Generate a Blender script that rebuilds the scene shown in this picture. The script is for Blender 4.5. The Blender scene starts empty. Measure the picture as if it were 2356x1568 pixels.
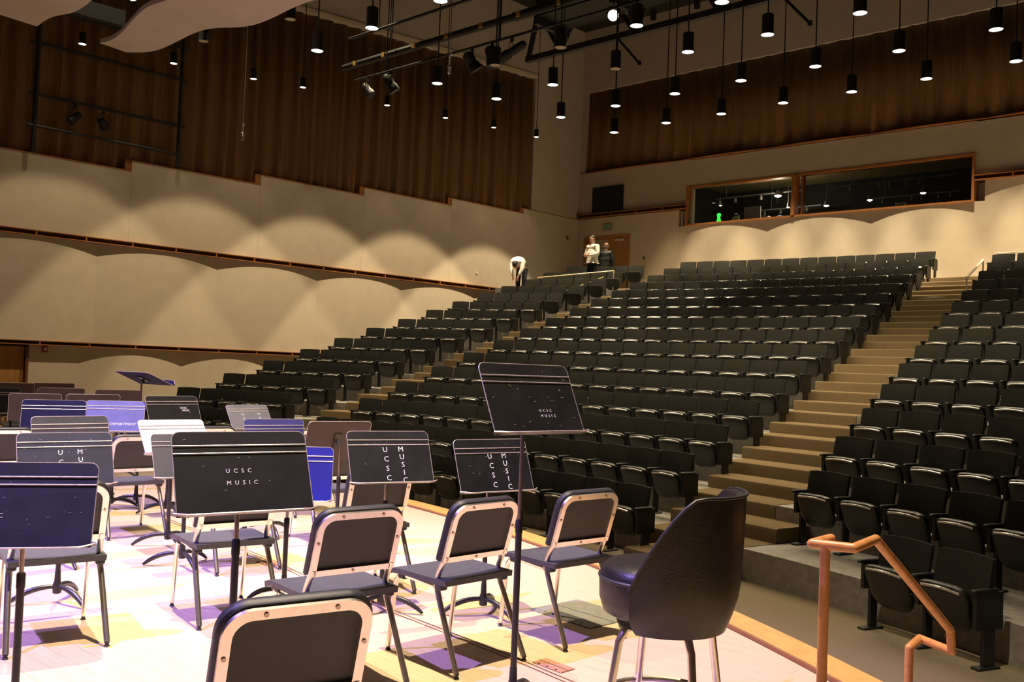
import bpy, math, random
from mathutils import Vector, Matrix
random.seed(7)
D = bpy.data
SC = bpy.context.scene
COL = SC.collection
PI = math.pi
def rad(a): return a * PI / 180

# ------------------------------------------------------------------ camera
FPX = 2129.0
cam_d = D.cameras.new('camera'); cam = D.objects.new('camera', cam_d); COL.objects.link(cam)
cam_d.sensor_fit = 'HORIZONTAL'; cam_d.sensor_width = 36.0; cam_d.lens = FPX / 2356 * 36.0
cam_d.clip_start = 0.05; cam_d.clip_end = 200
yaw, pit, rol = rad(41.768), rad(1.713), rad(2.233)
Fw = Vector((-math.sin(yaw) * math.cos(pit), math.cos(yaw) * math.cos(pit), math.sin(pit)))
r0 = Vector((math.cos(yaw), math.sin(yaw), 0)); u0 = r0.cross(Fw)
Rt = math.cos(rol) * r0 + math.sin(rol) * u0; Up = -math.sin(rol) * r0 + math.cos(rol) * u0
M = Matrix((Rt, Up, -Fw)).transposed().to_4x4(); M.translation = Vector((0, 0, 1.45))
cam.matrix_world = M
SC.camera = cam

# ------------------------------------------------------------------ world and exposure
w = D.worlds.new('World'); SC.world = w; w.use_nodes = True
w.node_tree.nodes['Background'].inputs[0].default_value = (0.02, 0.017, 0.015, 1)
w.node_tree.nodes['Background'].inputs[1].default_value = 0.12
SC.view_settings.view_transform = 'Standard'; SC.view_settings.look = 'None'
SC.view_settings.gamma = 1.0; SC.view_settings.exposure = 0.0
SC.view_settings.use_curve_mapping = False

# ------------------------------------------------------------------ light levels
PENDANT_W = 260
WALLWASH_W = 4600
WARM = (1.0, 0.82, 0.52)
BACKWASH_W = 5600
STAGE_WARM_W = 5400
STAGE_BLUE_W = 4900

def spot(name, loc, tgt, power, col, size_deg, blend, radius=0.05):
    l = D.lights.new(name, 'SPOT'); l.energy = power; l.color = col
    l.spot_size = rad(size_deg); l.spot_blend = blend; l.shadow_soft_size = radius
    o = D.objects.new(name, l); COL.objects.link(o); o.location = loc
    o.rotation_euler = (Vector(tgt) - Vector(loc)).to_track_quat('-Z', 'Y').to_euler()
    return o

# stage electrics, hung above the stage out of the frame
spot('stage_warm_light', (-2.9, 3.1, 8.5), (-3.1, 3.2, 0), STAGE_WARM_W, (1.0, 0.82, 0.54), 72, 0.8, 0.05)
spot('stage_warm_light', (-7.2, 3.3, 8.5), (-7.0, 3.3, 0), STAGE_WARM_W, (1.0, 0.82, 0.56), 62, 0.8, 0.05)
spot('stage_blue_light', (-5.4, -1.6, 8.0), (-4.4, 2.4, 0), STAGE_BLUE_W * 1.25, (0.36, 0.23, 1.0), 46, 0.6, 0.05)
spot('stage_blue_light', (-9.3, -1.0, 8.0), (-7.9, 3.2, 0), STAGE_BLUE_W * 1.25, (0.36, 0.25, 1.0), 46, 0.7, 0.05)

# ------------------------------------------------------------------ materials
def mat(name, col, rough=0.6, metal=0.0, noise=0.0, nscale=20.0, bump=0.0, bscale=200.0, emit=None, estr=0.0,
        spec=0.5, alpha=None, trans=0.0, coord='Object', stretch=None, col2=None):
    m = D.materials.new(name); m.use_nodes = True; nt = m.node_tree
    b = nt.nodes['Principled BSDF']
    b.inputs['Base Color'].default_value = (*col, 1); b.inputs['Roughness'].default_value = rough
    b.inputs['Metallic'].default_value = metal; b.inputs['Specular IOR Level'].default_value = spec
    if trans: b.inputs['Transmission Weight'].default_value = trans
    if emit: b.inputs['Emission Color'].default_value = (*emit, 1); b.inputs['Emission Strength'].default_value = estr
    tc = None
    if noise or bump:
        tc = nt.nodes.new('ShaderNodeTexCoord')
        src = tc.outputs[coord]
        if stretch:
            mp = nt.nodes.new('ShaderNodeMapping'); mp.inputs['Scale'].default_value = stretch
            nt.links.new(src, mp.inputs['Vector']); src = mp.outputs[0]
    if noise:
        n = nt.nodes.new('ShaderNodeTexNoise'); n.inputs['Scale'].default_value = nscale; n.inputs['Detail'].default_value = 4
        nt.links.new(src, n.inputs['Vector'])
        r = nt.nodes.new('ShaderNodeValToRGB')
        c2 = col2 if col2 else tuple(min(1, c * (1 + noise)) for c in col)
        c1 = col if col2 else tuple(c * (1 - noise) for c in col)
        r.color_ramp.elements[0].color = (*c1, 1); r.color_ramp.elements[1].color = (*c2, 1)
        r.color_ramp.elements[0].position = 0.3; r.color_ramp.elements[1].position = 0.7
        nt.links.new(n.outputs['Fac'], r.inputs[0]); nt.links.new(r.outputs[0], b.inputs['Base Color'])
    if bump:
        n2 = nt.nodes.new('ShaderNodeTexNoise'); n2.inputs['Scale'].default_value = bscale; n2.inputs['Detail'].default_value = 3
        nt.links.new(src, n2.inputs['Vector'])
        bp = nt.nodes.new('ShaderNodeBump'); bp.inputs['Strength'].default_value = bump; bp.inputs['Distance'].default_value = 0.01
        nt.links.new(n2.outputs['Fac'], bp.inputs['Height']); nt.links.new(bp.outputs[0], b.inputs['Normal'])
    return m

MT = {}
MT['wall'] = mat('wall_paint', (0.60, 0.50, 0.38), 0.8, noise=0.04, nscale=3, bump=0.06, bscale=120)
MT['upper_wall'] = mat('upper_wall_paint', (0.50, 0.43, 0.34), 0.85, noise=0.05, nscale=2)
MT['ceiling'] = mat('ceiling_paint', (0.018, 0.015, 0.013), 0.9, noise=0.2, nscale=2)
MT['curtain'] = mat('curtain_fabric', (0.20, 0.105, 0.04), 0.95, noise=0.25, nscale=6, stretch=(6, 6, 0.15), bump=0.2, bscale=300)
MT['trimwood'] = mat('trim_wood', (0.36, 0.14, 0.04), 0.45, noise=0.2, nscale=8, stretch=(1, 0.1, 8))
MT['slot'] = mat('slot_dark', (0.06, 0.028, 0.012), 0.8, noise=0.2, nscale=5)
MT['doorwood'] = mat('door_wood', (0.40, 0.19, 0.05), 0.4, noise=0.2, nscale=6, stretch=(4, 4, 0.4))
MT['darkdoor'] = mat('dark_door', (0.025, 0.012, 0.008), 0.5, noise=0.2, nscale=6)
MT['concrete'] = mat('tier_concrete', (0.27, 0.245, 0.225), 0.85, noise=0.18, nscale=14, bump=0.15, bscale=90)
MT['carpet'] = mat('step_carpet', (0.175, 0.125, 0.068), 0.98, noise=0.22, nscale=90, bump=0.5, bscale=420, spec=0.1)
MT['floorcarpet'] = mat('house_carpet', (0.21, 0.165, 0.11), 0.98, noise=0.25, nscale=120, bump=0.4, bscale=420, spec=0.1)
MT['nosing'] = mat('step_nosing', (0.50, 0.40, 0.25), 0.6, noise=0.1, nscale=20)
MT['stagewood'] = mat('stage_maple', (0.62, 0.47, 0.31), 0.32, noise=0.10, nscale=3, stretch=(1.2, 30, 8))
MT['stageslab'] = mat('stage_under', (0.16, 0.10, 0.06), 0.6, noise=0.2, nscale=5)
MT['edgewood'] = mat('stage_edge_wood', (0.62, 0.36, 0.10), 0.35, noise=0.12, nscale=5, stretch=(2, 2, 8))
MT['edgedark'] = mat('stage_edge_dark', (0.16, 0.055, 0.03), 0.5, noise=0.15, nscale=10)
MT['seatfab'] = mat('seat_fabric', (0.021, 0.020, 0.017), 0.92, noise=0.25, nscale=140, bump=0.25, bscale=600, spec=0.2)
MT['seatshell'] = mat('seat_shell', (0.010, 0.010, 0.009), 0.38, noise=0.2, nscale=40)
MT['seatblack'] = mat('seat_metal_black', (0.008, 0.008, 0.008), 0.5, noise=0.2, nscale=40)
MT['strip'] = mat('seat_strip', (0.52, 0.49, 0.45), 0.28, metal=0.6, noise=0.1, nscale=40)
MT['plate'] = mat('number_plate', (0.8, 0.78, 0.74), 0.35, noise=0.05, nscale=60)
MT['chrome'] = mat('chair_chrome', (0.88, 0.82, 0.74), 0.30, metal=1.0, noise=0.05, nscale=30)
MT['plastic'] = mat('chair_plastic', (0.025, 0.024, 0.027), 0.45, noise=0.15, nscale=60, bump=0.15, bscale=700)
MT['seatplasticlit'] = mat('chair_seat_plastic_lit', (0.060, 0.060, 0.072), 0.5, noise=0.12, nscale=40, bump=0.15, bscale=700)  # paler, bluer copy of the chair plastic, standing in for light on seat tops
MT['standinklit'] = mat('stand_ink_blue_lit', (0.016, 0.016, 0.036), 0.5, noise=0.3, nscale=9)  # blue stage light mixed into the black of these desks
MT['standblk'] = mat('stand_black', (0.012, 0.011, 0.012), 0.42, noise=0.35, nscale=9, bump=0.03, bscale=500)
MT['standdim'] = mat('stand_dark_grey', (0.055, 0.055, 0.055), 0.45, noise=0.12, nscale=9)
MT['standindigo'] = mat('stand_indigo', (0.04, 0.04, 0.16), 0.45, noise=0.12, nscale=9)
MT['standgrey'] = mat('stand_grey', (0.17, 0.17, 0.17), 0.42, noise=0.12, nscale=9)
MT['standlight'] = mat('stand_pale_grey', (0.46, 0.47, 0.45), 0.4, noise=0.12, nscale=9)
MT['standshade'] = mat('stand_shade_brown', (0.055, 0.036, 0.03), 0.5, noise=0.15, nscale=9)  # backs of black desks: brownish shade without direct light, put into the colour
MT['standbluelit'] = mat('stand_blue_lit', (0.10, 0.10, 0.32), 0.42, noise=0.12, nscale=9)  # blue stage light on a desk, put into its base colour
MT['standvividlit'] = mat('stand_vivid_blue_lit', (0.022, 0.026, 0.26), 0.42, noise=0.12, nscale=9)  # saturated blue stage light painted into the desk colour
MT['standnavy'] = mat('stand_navy', (0.009, 0.009, 0.04), 0.7, spec=0.12, noise=0.15, nscale=9)
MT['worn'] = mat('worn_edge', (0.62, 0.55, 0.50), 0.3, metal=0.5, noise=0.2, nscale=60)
MT['rod'] = mat('stand_rod', (0.45, 0.36, 0.30), 0.25, metal=0.9, noise=0.1, nscale=40)
MT['tube'] = mat('stand_tube', (0.025, 0.022, 0.022), 0.35, noise=0.15, nscale=40)
MT['letter'] = mat('stencil_paint', (0.80, 0.78, 0.82), 0.6, noise=0.1, nscale=80)
MT['scratch'] = mat('scratch_metal', (0.6, 0.58, 0.56), 0.4, metal=0.3, noise=0.1, nscale=80)
MT['vinyl'] = mat('stool_vinyl', (0.016, 0.013, 0.012), 0.36, noise=0.2, nscale=30, bump=0.15, bscale=160)
MT['railwood'] = mat('rail_wood', (0.58, 0.25, 0.085), 0.28, noise=0.16, nscale=10, stretch=(3, 3, 3))
MT['penblk'] = mat('pendant_black', (0.012, 0.012, 0.011), 0.5, noise=0.1, nscale=20)
MT['lampon'] = mat('lamp_glow', (1, 1, 1), 0.5, emit=(1.0, 0.93, 0.80), estr=9.0, noise=0.01, nscale=10)
MT['lampoff'] = mat('lamp_unlit', (0.55, 0.46, 0.34), 0.3, noise=0.1, nscale=30)
MT['cable'] = mat('cable_black', (0.01, 0.01, 0.01), 0.6, noise=0.1, nscale=20)
MT['cloud'] = mat('cloud_panel', (0.80, 0.70, 0.67), 0.75, noise=0.04, nscale=3)
MT['rig'] = mat('rig_black', (0.012, 0.011, 0.010), 0.55, noise=0.2, nscale=10)
MT['clip'] = mat('clip_yellow', (0.35, 0.20, 0.03), 0.5, noise=0.1, nscale=20)
MT['lens'] = mat('lamp_lens', (0.05, 0.045, 0.06), 0.1, noise=0.1, nscale=10)
MT['silver'] = mat('silver_metal', (0.7, 0.7, 0.74), 0.25, metal=0.9, noise=0.05, nscale=30)
MT['brass'] = mat('brass_rail', (0.62, 0.48, 0.24), 0.35, metal=0.3, noise=0.1, nscale=20)
MT['palerail'] = mat('pale_rail', (0.70, 0.60, 0.46), 0.4, noise=0.08, nscale=20)
MT['black'] = mat('matt_black', (0.008, 0.008, 0.009), 0.85, noise=0.15, nscale=20)
MT['exitbox'] = mat('exit_box', (0.28, 0.27, 0.22), 0.5, noise=0.08, nscale=20)
MT['exitgreen'] = mat('exit_green', (0.03, 0.16, 0.05), 0.5, emit=(0.05, 0.35, 0.10), estr=0.12, noise=0.05, nscale=20)
MT['red'] = mat('alarm_red', (0.32, 0.02, 0.02), 0.4, noise=0.08, nscale=20)
MT['white'] = mat('white_plastic', (0.72, 0.70, 0.66), 0.4, noise=0.05, nscale=20)
MT['skin'] = mat('skin', (0.50, 0.27, 0.17), 0.55, noise=0.08, nscale=20)
MT['shirt'] = mat('white_shirt', (0.80, 0.77, 0.71), 0.8, noise=0.05, nscale=20, bump=0.3, bscale=30)
MT['trousers'] = mat('black_trousers', (0.010, 0.010, 0.012), 0.9, noise=0.15, nscale=30)
MT['jacket'] = mat('black_jacket', (0.014, 0.014, 0.014), 0.45, noise=0.2, nscale=15, bump=0.3, bscale=30)
MT['hair'] = mat('dark_hair', (0.012, 0.009, 0.007), 0.6, noise=0.2, nscale=60)
MT['hairgrey'] = mat('thin_hair', (0.12, 0.08, 0.055), 0.6, noise=0.2, nscale=60)
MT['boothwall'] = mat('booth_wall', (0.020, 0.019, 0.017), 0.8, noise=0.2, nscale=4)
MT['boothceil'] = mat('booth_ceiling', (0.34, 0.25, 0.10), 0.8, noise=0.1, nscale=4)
MT['track'] = mat('track_metal', (0.20, 0.19, 0.17), 0.4, noise=0.1, nscale=20)
MT['greenlamp'] = mat('green_lamp', (0.02, 0.5, 0.04), 0.4, emit=(0.03, 1.0, 0.06), estr=2.0, noise=0.02, nscale=20)
MT['screen'] = mat('monitor_grey', (0.16, 0.15, 0.13), 0.5, noise=0.1, nscale=20)
MT['paper'] = mat('paper_green', (0.30, 0.36, 0.20), 0.7, noise=0.1, nscale=20)
MT['bluecloth'] = mat('blue_cloth', (0.05, 0.06, 0.12), 0.7, noise=0.1, nscale=20)
MT['brassbit'] = mat('floor_plate_brass', (0.45, 0.22, 0.14), 0.35, noise=0.15, nscale=20)
MT['greyplate'] = mat('floor_plate_grey', (0.21, 0.20, 0.18), 0.5, noise=0.15, nscale=20)
MT['tape'] = mat('yellow_tape', (0.75, 0.62, 0.02), 0.6, noise=0.05, nscale=20)
MT['plant'] = mat('plant_green', (0.03, 0.06, 0.015), 0.6, noise=0.2, nscale=20)
MT['litter'] = mat('paper_white', (0.6, 0.52, 0.42), 0.7, noise=0.05, nscale=20)
g = D.materials.new('booth_glass'); g.use_nodes = True
nt = g.node_tree; nt.nodes.remove(nt.nodes['Principled BSDF'])
tr = nt.nodes.new('ShaderNodeBsdfTransparent'); gl = nt.nodes.new('ShaderNodeBsdfGlossy'); mx = nt.nodes.new('ShaderNodeMixShader')
fr = nt.nodes.new('ShaderNodeFresnel'); fr.inputs[0].default_value = 1.35
tr.inputs[0].default_value = (0.88, 0.90, 0.88, 1); gl.inputs[0].default_value = (1, 1, 1, 1); gl.inputs[1].default_value = 0.02
nt.links.new(fr.outputs[0], mx.inputs[0]); nt.links.new(tr.outputs[0], mx.inputs[1]); nt.links.new(gl.outputs[0], mx.inputs[2])
nt.links.new(mx.outputs[0], nt.nodes['Material Output'].inputs[0])
MT['glass'] = g

# ------------------------------------------------------------------ mesh builder
class MB:
    def __init__(s): s.v = []; s.f = []
    def add(s, vs, fs):
        o = len(s.v); s.v += [tuple(p) for p in vs]; s.f += [tuple(i + o for i in f) for f in fs]; return s
    def box(s, x0, x1, y0, y1, z0, z1):
        return s.add([(x0, y0, z0), (x1, y0, z0), (x1, y1, z0), (x0, y1, z0), (x0, y0, z1), (x1, y0, z1), (x1, y1, z1), (x0, y1, z1)],
                     [(0, 3, 2, 1), (4, 5, 6, 7), (0, 1, 5, 4), (1, 2, 6, 5), (2, 3, 7, 6), (3, 0, 4, 7)])
    def obox(s, c, ax, ay, az):
        c, ax, ay, az = map(Vector, (c, ax, ay, az))
        vs = [c + sx * ax + sy * ay + sz * az for sz in (-1, 1) for sx, sy in ((-1, -1), (1, -1), (1, 1), (-1, 1))]
        return s.add(vs, [(0, 3, 2, 1), (4, 5, 6, 7), (0, 1, 5, 4), (1, 2, 6, 5), (2, 3, 7, 6), (3, 0, 4, 7)])
    def cbox(s, x0, x1, y0, y1, z0, z1, b):
        # box with chamfered vertical and top edges (two-ring bevel)
        def ring(i, z): return [(x0 + i, y0, z), (x1 - i, y0, z), (x1, y0 + i, z), (x1, y1 - i, z), (x1 - i, y1, z), (x0 + i, y1, z), (x0, y1 - i, z), (x0, y0 + i, z)]
        def ring2(i, z):
            cx, cy = (x0 + x1) / 2, (y0 + y1) / 2
            return [(cx + (p[0] - cx) * (1 - 2 * b / (x1 - x0)), cy + (p[1] - cy) * (1 - 2 * b / (y1 - y0)), z) for p in ring(i, z)]
        rs = [ring2(b, z0), ring(b, z0 + b), ring(b, z1 - b), ring2(b, z1)]
        return s.loft(rs, True, True)
    def loft(s, rings, cap0=False, cap1=False, closed=True):
        n = len(rings[0]); vs = [p for r in rings for p in r]; fs = []
        for k in range(len(rings) - 1):
            for i in range(n if closed else n - 1):
                j = (i + 1) % n; fs.append((k * n + i, k * n + j, (k + 1) * n + j, (k + 1) * n + i))
        if cap0: fs.append(tuple(reversed(range(n))))
        if cap1: fs.append(tuple((len(rings) - 1) * n + i for i in range(n)))
        return s.add(vs, fs)
    def tube(s, pts, r, n=8, caps=True, ry=None):
        pts = [Vector(p) for p in pts]; rr = r if isinstance(r, (list, tuple)) else [r] * len(pts); rings = []
        d = (pts[1] - pts[0]).normalized(); a = d.orthogonal().normalized()
        if abs(d.z) < 0.9: a = Vector((0, 0, 1)).cross(d).normalized()
        for k, p in enumerate(pts):
            if k == 0: t = (pts[1] - p).normalized()
            elif k == len(pts) - 1: t = (p - pts[k - 1]).normalized()
            else:
                t = ((pts[k + 1] - p).normalized() + (p - pts[k - 1]).normalized())
                t = t.normalized() if t.length > 1e-6 else (pts[k + 1] - p).normalized()
            a = (a - t * a.dot(t)); a = a.normalized() if a.length > 1e-6 else t.orthogonal().normalized()
            b = t.cross(a); q = ry if ry else rr[k]
            m = 1.0
            if 0 < k < len(pts) - 1:
                c = (pts[k + 1] - p).normalized().dot((p - pts[k - 1]).normalized()); m = min(1.35, 1 / max(0.5, math.sqrt(max(0.01, (1 + c) / 2))))
            rings.append([p + (a * math.cos(2 * PI * i / n) * rr[k] + b * math.sin(2 * PI * i / n) * q) * m for i in range(n)])
        return s.loft(rings, caps, caps)
    def lathe(s, prof, n=16, c=(0, 0, 0), cap0=True, cap1=True):
        rings = [[(c[0] + r * math.cos(2 * PI * i / n), c[1] + r * math.sin(2 * PI * i / n), c[2] + z) for i in range(n)] for r, z in prof]
        return s.loft(rings, cap0, cap1)
    def prism(s, poly, off):
        off = Vector(off); return s.loft([[Vector(p) for p in poly], [Vector(p) + off for p in poly]], True, True)
    def mesh(s, name, m, smooth=False):
        me = D.meshes.new(name); me.from_pydata(s.v, [], s.f); me.materials.append(m)
        me.validate(); me.update()
        if smooth:
            for p in me.polygons: p.use_smooth = True
            try: me.set_sharp_from_angle(angle=rad(smooth if smooth is not True else 40))
            except Exception: pass
        return me
    def obj(s, name, m, parent=None, smooth=False):
        me = s.mesh(name, MT[m] if isinstance(m, str) else m, smooth); return link(name, me, parent)

def link(name, me, parent=None, loc=None, rz=None):
    o = D.objects.new(name, me); COL.objects.link(o)
    if parent: o.parent = parent
    if loc is not None: o.location = loc
    if rz is not None: o.rotation_euler = (0, 0, rz)
    return o
def tag(o, label, cat, group=None):
    o['label'] = label; o['category'] = cat
    if group: o['group'] = group
    return o
def struct(o, label=None):
    o['kind'] = 'structure'
    if label: o['label'] = label
    return o
def thing(name, label, cat, loc=(0, 0, 0), rz=0, group=None):
    o = D.objects.new(name, None); COL.objects.link(o); o.empty_display_size = 0.1
    o.location = loc; o.rotation_euler = (0, 0, rz); return tag(o, label, cat, group)
def text_mesh(body, size, depth=0.0008):
    c = D.curves.new('lettering', 'FONT'); c.body = body; c.size = size; c.extrude = depth
    c.align_x = 'CENTER'; c.align_y = 'CENTER'; c.resolution_u = 2
    o = D.objects.new('lettering', c); COL.objects.link(o)
    dg = bpy.context.evaluated_depsgraph_get(); me = D.meshes.new_from_object(o.evaluated_get(dg))
    D.objects.remove(o); D.curves.remove(c); return me
ORD = ['', 'first', 'second', 'third', 'fourth', 'fifth', 'sixth', 'seventh', 'eighth', 'ninth', 'tenth', 'eleventh', 'twelfth', 'thirteenth',
       'fourteenth', 'fifteenth', 'sixteenth', 'seventeenth', 'eighteenth', 'nineteenth', 'twentieth', 'twenty-first', 'twenty-second',
       'twenty-third', 'twenty-fourth', 'twenty-fifth', 'twenty-sixth', 'twenty-seventh', 'twenty-eighth', 'twenty-ninth', 'thirtieth']

# ------------------------------------------------------------------ hall geometry
AX, AY = -9.487, -7.79                      # centre of the curved seating rows
def RR(i): return 34.1776 - 1.1124 * i       # radius of the backrests of row i, row 0 at the back
def ZT(i): return 5.0931 - 0.3321 * i        # top of the backrests
def ZF(i): return ZT(i) - 0.83               # tier floor
def polar(r, th): return (AX + r * math.sin(th), AY + r * math.cos(th))
HF = ZF(15)                                  # house floor in front of the stage
YB = 27.5                                    # back wall
WX, WY = -21.43, 27.5                        # rear left corner
wd = Vector((0.0505, 0.9987, 0)); wn = Vector((0.9987, -0.0505, 0))
def wall_pt(y, z, off=0.0):                  # point on the left wall at hall depth y
    t = (y - WY) / wd.y; p = Vector((WX, WY, 0)) + wd * t + wn * off; return Vector((p.x, p.y, z))

def clip_poly(poly, planes):
    for (nx, ny, c) in planes:                 # keep nx*x+ny*y<=c
        out = []
        for k in range(len(poly)):
            p, q = poly[k], poly[(k + 1) % len(poly)]
            dp, dq = nx * p[0] + ny * p[1] - c, nx * q[0] + ny * q[1] - c
            if dp <= 0: out.append(p)
            if (dp < 0 < dq) or (dq < 0 < dp):
                t = dp / (dp - dq); out.append((p[0] + (q[0] - p[0]) * t, p[1] + (q[1] - p[1]) * t))
        poly = out
        if len(poly) < 3: return []
    return poly

# ---- house floor, tiers, steps
fb = MB().box(-23.3, 9.5, -6, 27.75, HF - 0.2, HF)
floor = struct(fb.obj('floor', 'floorcarpet'), 'brown carpet floor of the hall in front of the stage')
def sector(mb, ra, rb, th0, th1, z0, z1, n=14, nose=0.0):
    """solid ring sector; th0/th1 may be functions of the radius"""
    def T(t, r): return t(r) if callable(t) else t
    prof = [(ra, z0), (ra, z1 - nose)]
    if nose: prof += [(ra + nose * 0.3, z1 - nose * 0.3), (ra + nose, z1)]
    else: prof = [(ra, z0), (ra, z1)]
    prof += [(rb, z1), (rb, z0)]
    rings = []
    for k in range(n + 1):
        ring = []
        for r, z in prof:
            a, b = T(th0, r), T(th1, r); th = a + (b - a) * k / n; x, y = polar(r, th); ring.append((x, y, z))
        rings.append(ring)
    mb.loft(rings, True, True)
def lin(s_list_i):  # helper for angle from arc length
    pass
LEFT_S = [-10.45, -10.50, -10.32, -10.30, -10.22, -10.13, -10.02, -9.90, -9.83, -9.69, -9.53, -9.35, -9.16, -9.02, -8.88, -8.74]
CL_S = [-6.41, -6.32, -6.18, -6.04, -5.90, -5.78, -5.63, -5.52, -5.39, -5.23, -5.10, -4.94, -4.80, -4.58, -4.42, -4.28]
CR_S = [1.31, 1.50, 1.61, 1.78, 1.93, 2.10, 2.25, 2.38, 2.53, 2.67, 2.81, 2.96, 3.10, 3.22, 3.37, 3.48]
RL_S = [2.86, 3.01, 3.20, 3.32, 3.51, 3.62, 3.77, 3.93, 4.09, 4.24, 4.39, 4.56, 4.75, 4.89, 5.12, 6.63]
LW = 2.82                                     # width of the five left-block seats
LDZ = [-0.08] * 8 + [-0.06, -0.05, -0.04, -0.02, 0, 0.02, 0.02, 0]
TB = 0.14                                     # tier riser stands this far behind the backrests
TIERS = []
for i in range(16):
    ra, rb = RR(i) + TB - 1.1124, RR(i) + TB
    if i == 0: rb = RR(0) + 2.4
    if i == 15: continue
    z = ZF(i)
    zb = HF - 0.05
    if i == 0:
        def back(r): return (lambda: 0)
    wl = lambda r: math.asin(max(-1, (-21.55 - 0.0505 * (27.5 - (AY + r * 0.9)) - AX) / r)) if r > 12.5 else -1.2
    ends = {'l': ((LEFT_S[i] + LW + 0.06) / RR(i)), 'cl': (CL_S[i] - 0.06) / RR(i), 'cr': (CR_S[i] + 0.06) / RR(i), 'rl': (RL_S[i] - 0.10) / RR(i)}
    ls_ = (LEFT_S[i] - (0.75 if i in (1, 2) else 0.12)) / RR(i)
    for nm, a, b, dz in (('left', wl if i == 0 else ls_, ends['l'], LDZ[i]), ('centre', ends['cl'], ends['cr'], 0), ('right', ends['rl'], 0.62 if i > 1 else 0.5, 0)):
        mb = MB()
        if i == 0:
            # rear tier runs to the back wall
            n = 18; r_in = ra; top = []; bot = []
            a0 = a(r_in) if callable(a) else a
            inner = [polar(r_in, a0 + (b - a0) * k / n) for k in range(n + 1)]
            x0 = wall_pt(27.4, 0).x if nm == 'left' else polar(RR(0) + 1, a0)[0]
            x1 = polar(RR(0) + 1, b)[0]
            outer = [(x1, YB), (x0, YB)]
            poly = [(p[0], p[1], zb) for p in inner + outer]
            mb.prism(poly, (0, 0, z + dz - zb))
        else:
            sector(mb, ra, rb, a, b, zb, z + dz, 16)
        t = mb.obj('tier', 'concrete', floor)
        TIERS.append(t)

# aisle steps: two per row in each aisle, carpeted with a rounded nosing
for (nm, ea, eb) in (('left', lambda i: (LEFT_S[i] + LW + 0.07), lambda i: CL_S[i] - 0.07), ('right', lambda i: CR_S[i] + 0.07, lambda i: RL_S[i] - 0.11)):
    for i in range(0, 16):
        a, b = ea(i) / RR(i), eb(min(i, 14)) / RR(min(i, 14))
        ra, rb = RR(i) + TB - 1.1124, RR(i) + TB
        if i < 15:
            m = MB(); sector(m, ra, rb if i else RR(0) + 0.8, a, b, HF + 0.002, ZF(i) + 0.004, 5, 0.035)
            m.obj('step', 'carpet', floor, smooth=30)
        if i >= 1:
            m = MB(); sector(m, RR(i) + TB - 0.556, RR(i) + TB, a - 0.10 / RR(i), b, HF + 0.002, ZF(i) + 0.168, 5, 0.035)
            m.obj('step', 'carpet', floor, smooth=30)
# filler behind the top of the aisles
MB().box(-22, 8, YB - 1.25, YB, HF, ZF(0) - 0.004).obj('rear_landing', 'floorcarpet', floor)

# ---- stage
SR = 14.62
stage_poly = []
for k in range(61):
    th = -1.35 + (1.35 + 0.98) * k / 60
    stage_poly.append(polar(SR, th))
# notch for the stage stairs on the right, stage continues behind it
notch_x = -1.62
left_part = [p for p in stage_poly if p[0] <= notch_x]
th_n = math.asin((notch_x - AX) / SR)
pe = (notch_x, polar(SR, th_n)[1])
poly = [p for p in left_part] + [pe, (notch_x, 3.95), (1.2, 3.95), (1.2, 6.0), (6.5, 4.0), (6.5, -6), (-23.0, -6)]
sl = MB().prism([(x, y, HF) for x, y in poly], (0, 0, -HF - 0.022))
stage = struct(sl.obj('floor', 'stageslab'), 'pale maple stage platform with a curved front edge')
stage.name = 'floor_stage'
# maple boards, clipped to the curved edge
planes = []
for k in range(40):
    th = -1.3 + 2.28 * k / 39; planes.append((math.sin(th), math.cos(th), SR - 0.24 + AX * math.sin(th) + AY * math.cos(th)))
BW = 0.112
boards = []
rnd = random.Random(3)
y = -1.2
while y < 7.2:
    x = -15.5 - rnd.random() * 2
    while x < 3.0:
        ln = rnd.choice((1.2, 1.6, 2.0, 2.4)); x1 = x + ln
        pl = clip_poly([(x + 0.0005, y + 0.0005), (x1 - 0.0005, y + 0.0005), (x1 - 0.0005, y + BW - 0.0005), (x + 0.0005, y + BW - 0.0005)], planes)
        if pl and y + BW > 3.95: pl = clip_poly(pl, [(1, 0, notch_x - 0.01)])
        if len(pl) >= 3:
            cx = sum(p[0] for p in pl) / len(pl); cy = sum(p[1] for p in pl) / len(pl)
            v = Vector((cx, cy, 0)) - M.translation; dz = v.dot(Fw); sx = v.dot(Rt) / max(dz, 0.01) * FPX; sy = -v.dot(Up) / max(dz, 0.01) * FPX
            vis = dz > 2.2 and abs(sx) < 1330 and -100 < sy < 900
            boards.append((0 if vis else 1, dz if vis else abs(dz) + 50, pl))
        x = x1
    y += BW
boards.sort(key=lambda b: (b[0], b[1]))
for k, (vis, dz, pl) in enumerate(boards[:290]):
    MB().prism([(p[0], p[1], -0.02) for p in pl], (0, 0, 0.02)).obj('board', 'stagewood', stage)
rest = MB()
for vis, dz, pl in boards[290:]: rest.prism([(p[0], p[1], -0.02) for p in pl], (0, 0, 0.02))
o = rest.obj('boards', 'stagewood', stage); o['kind'] = 'stuff'
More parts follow.
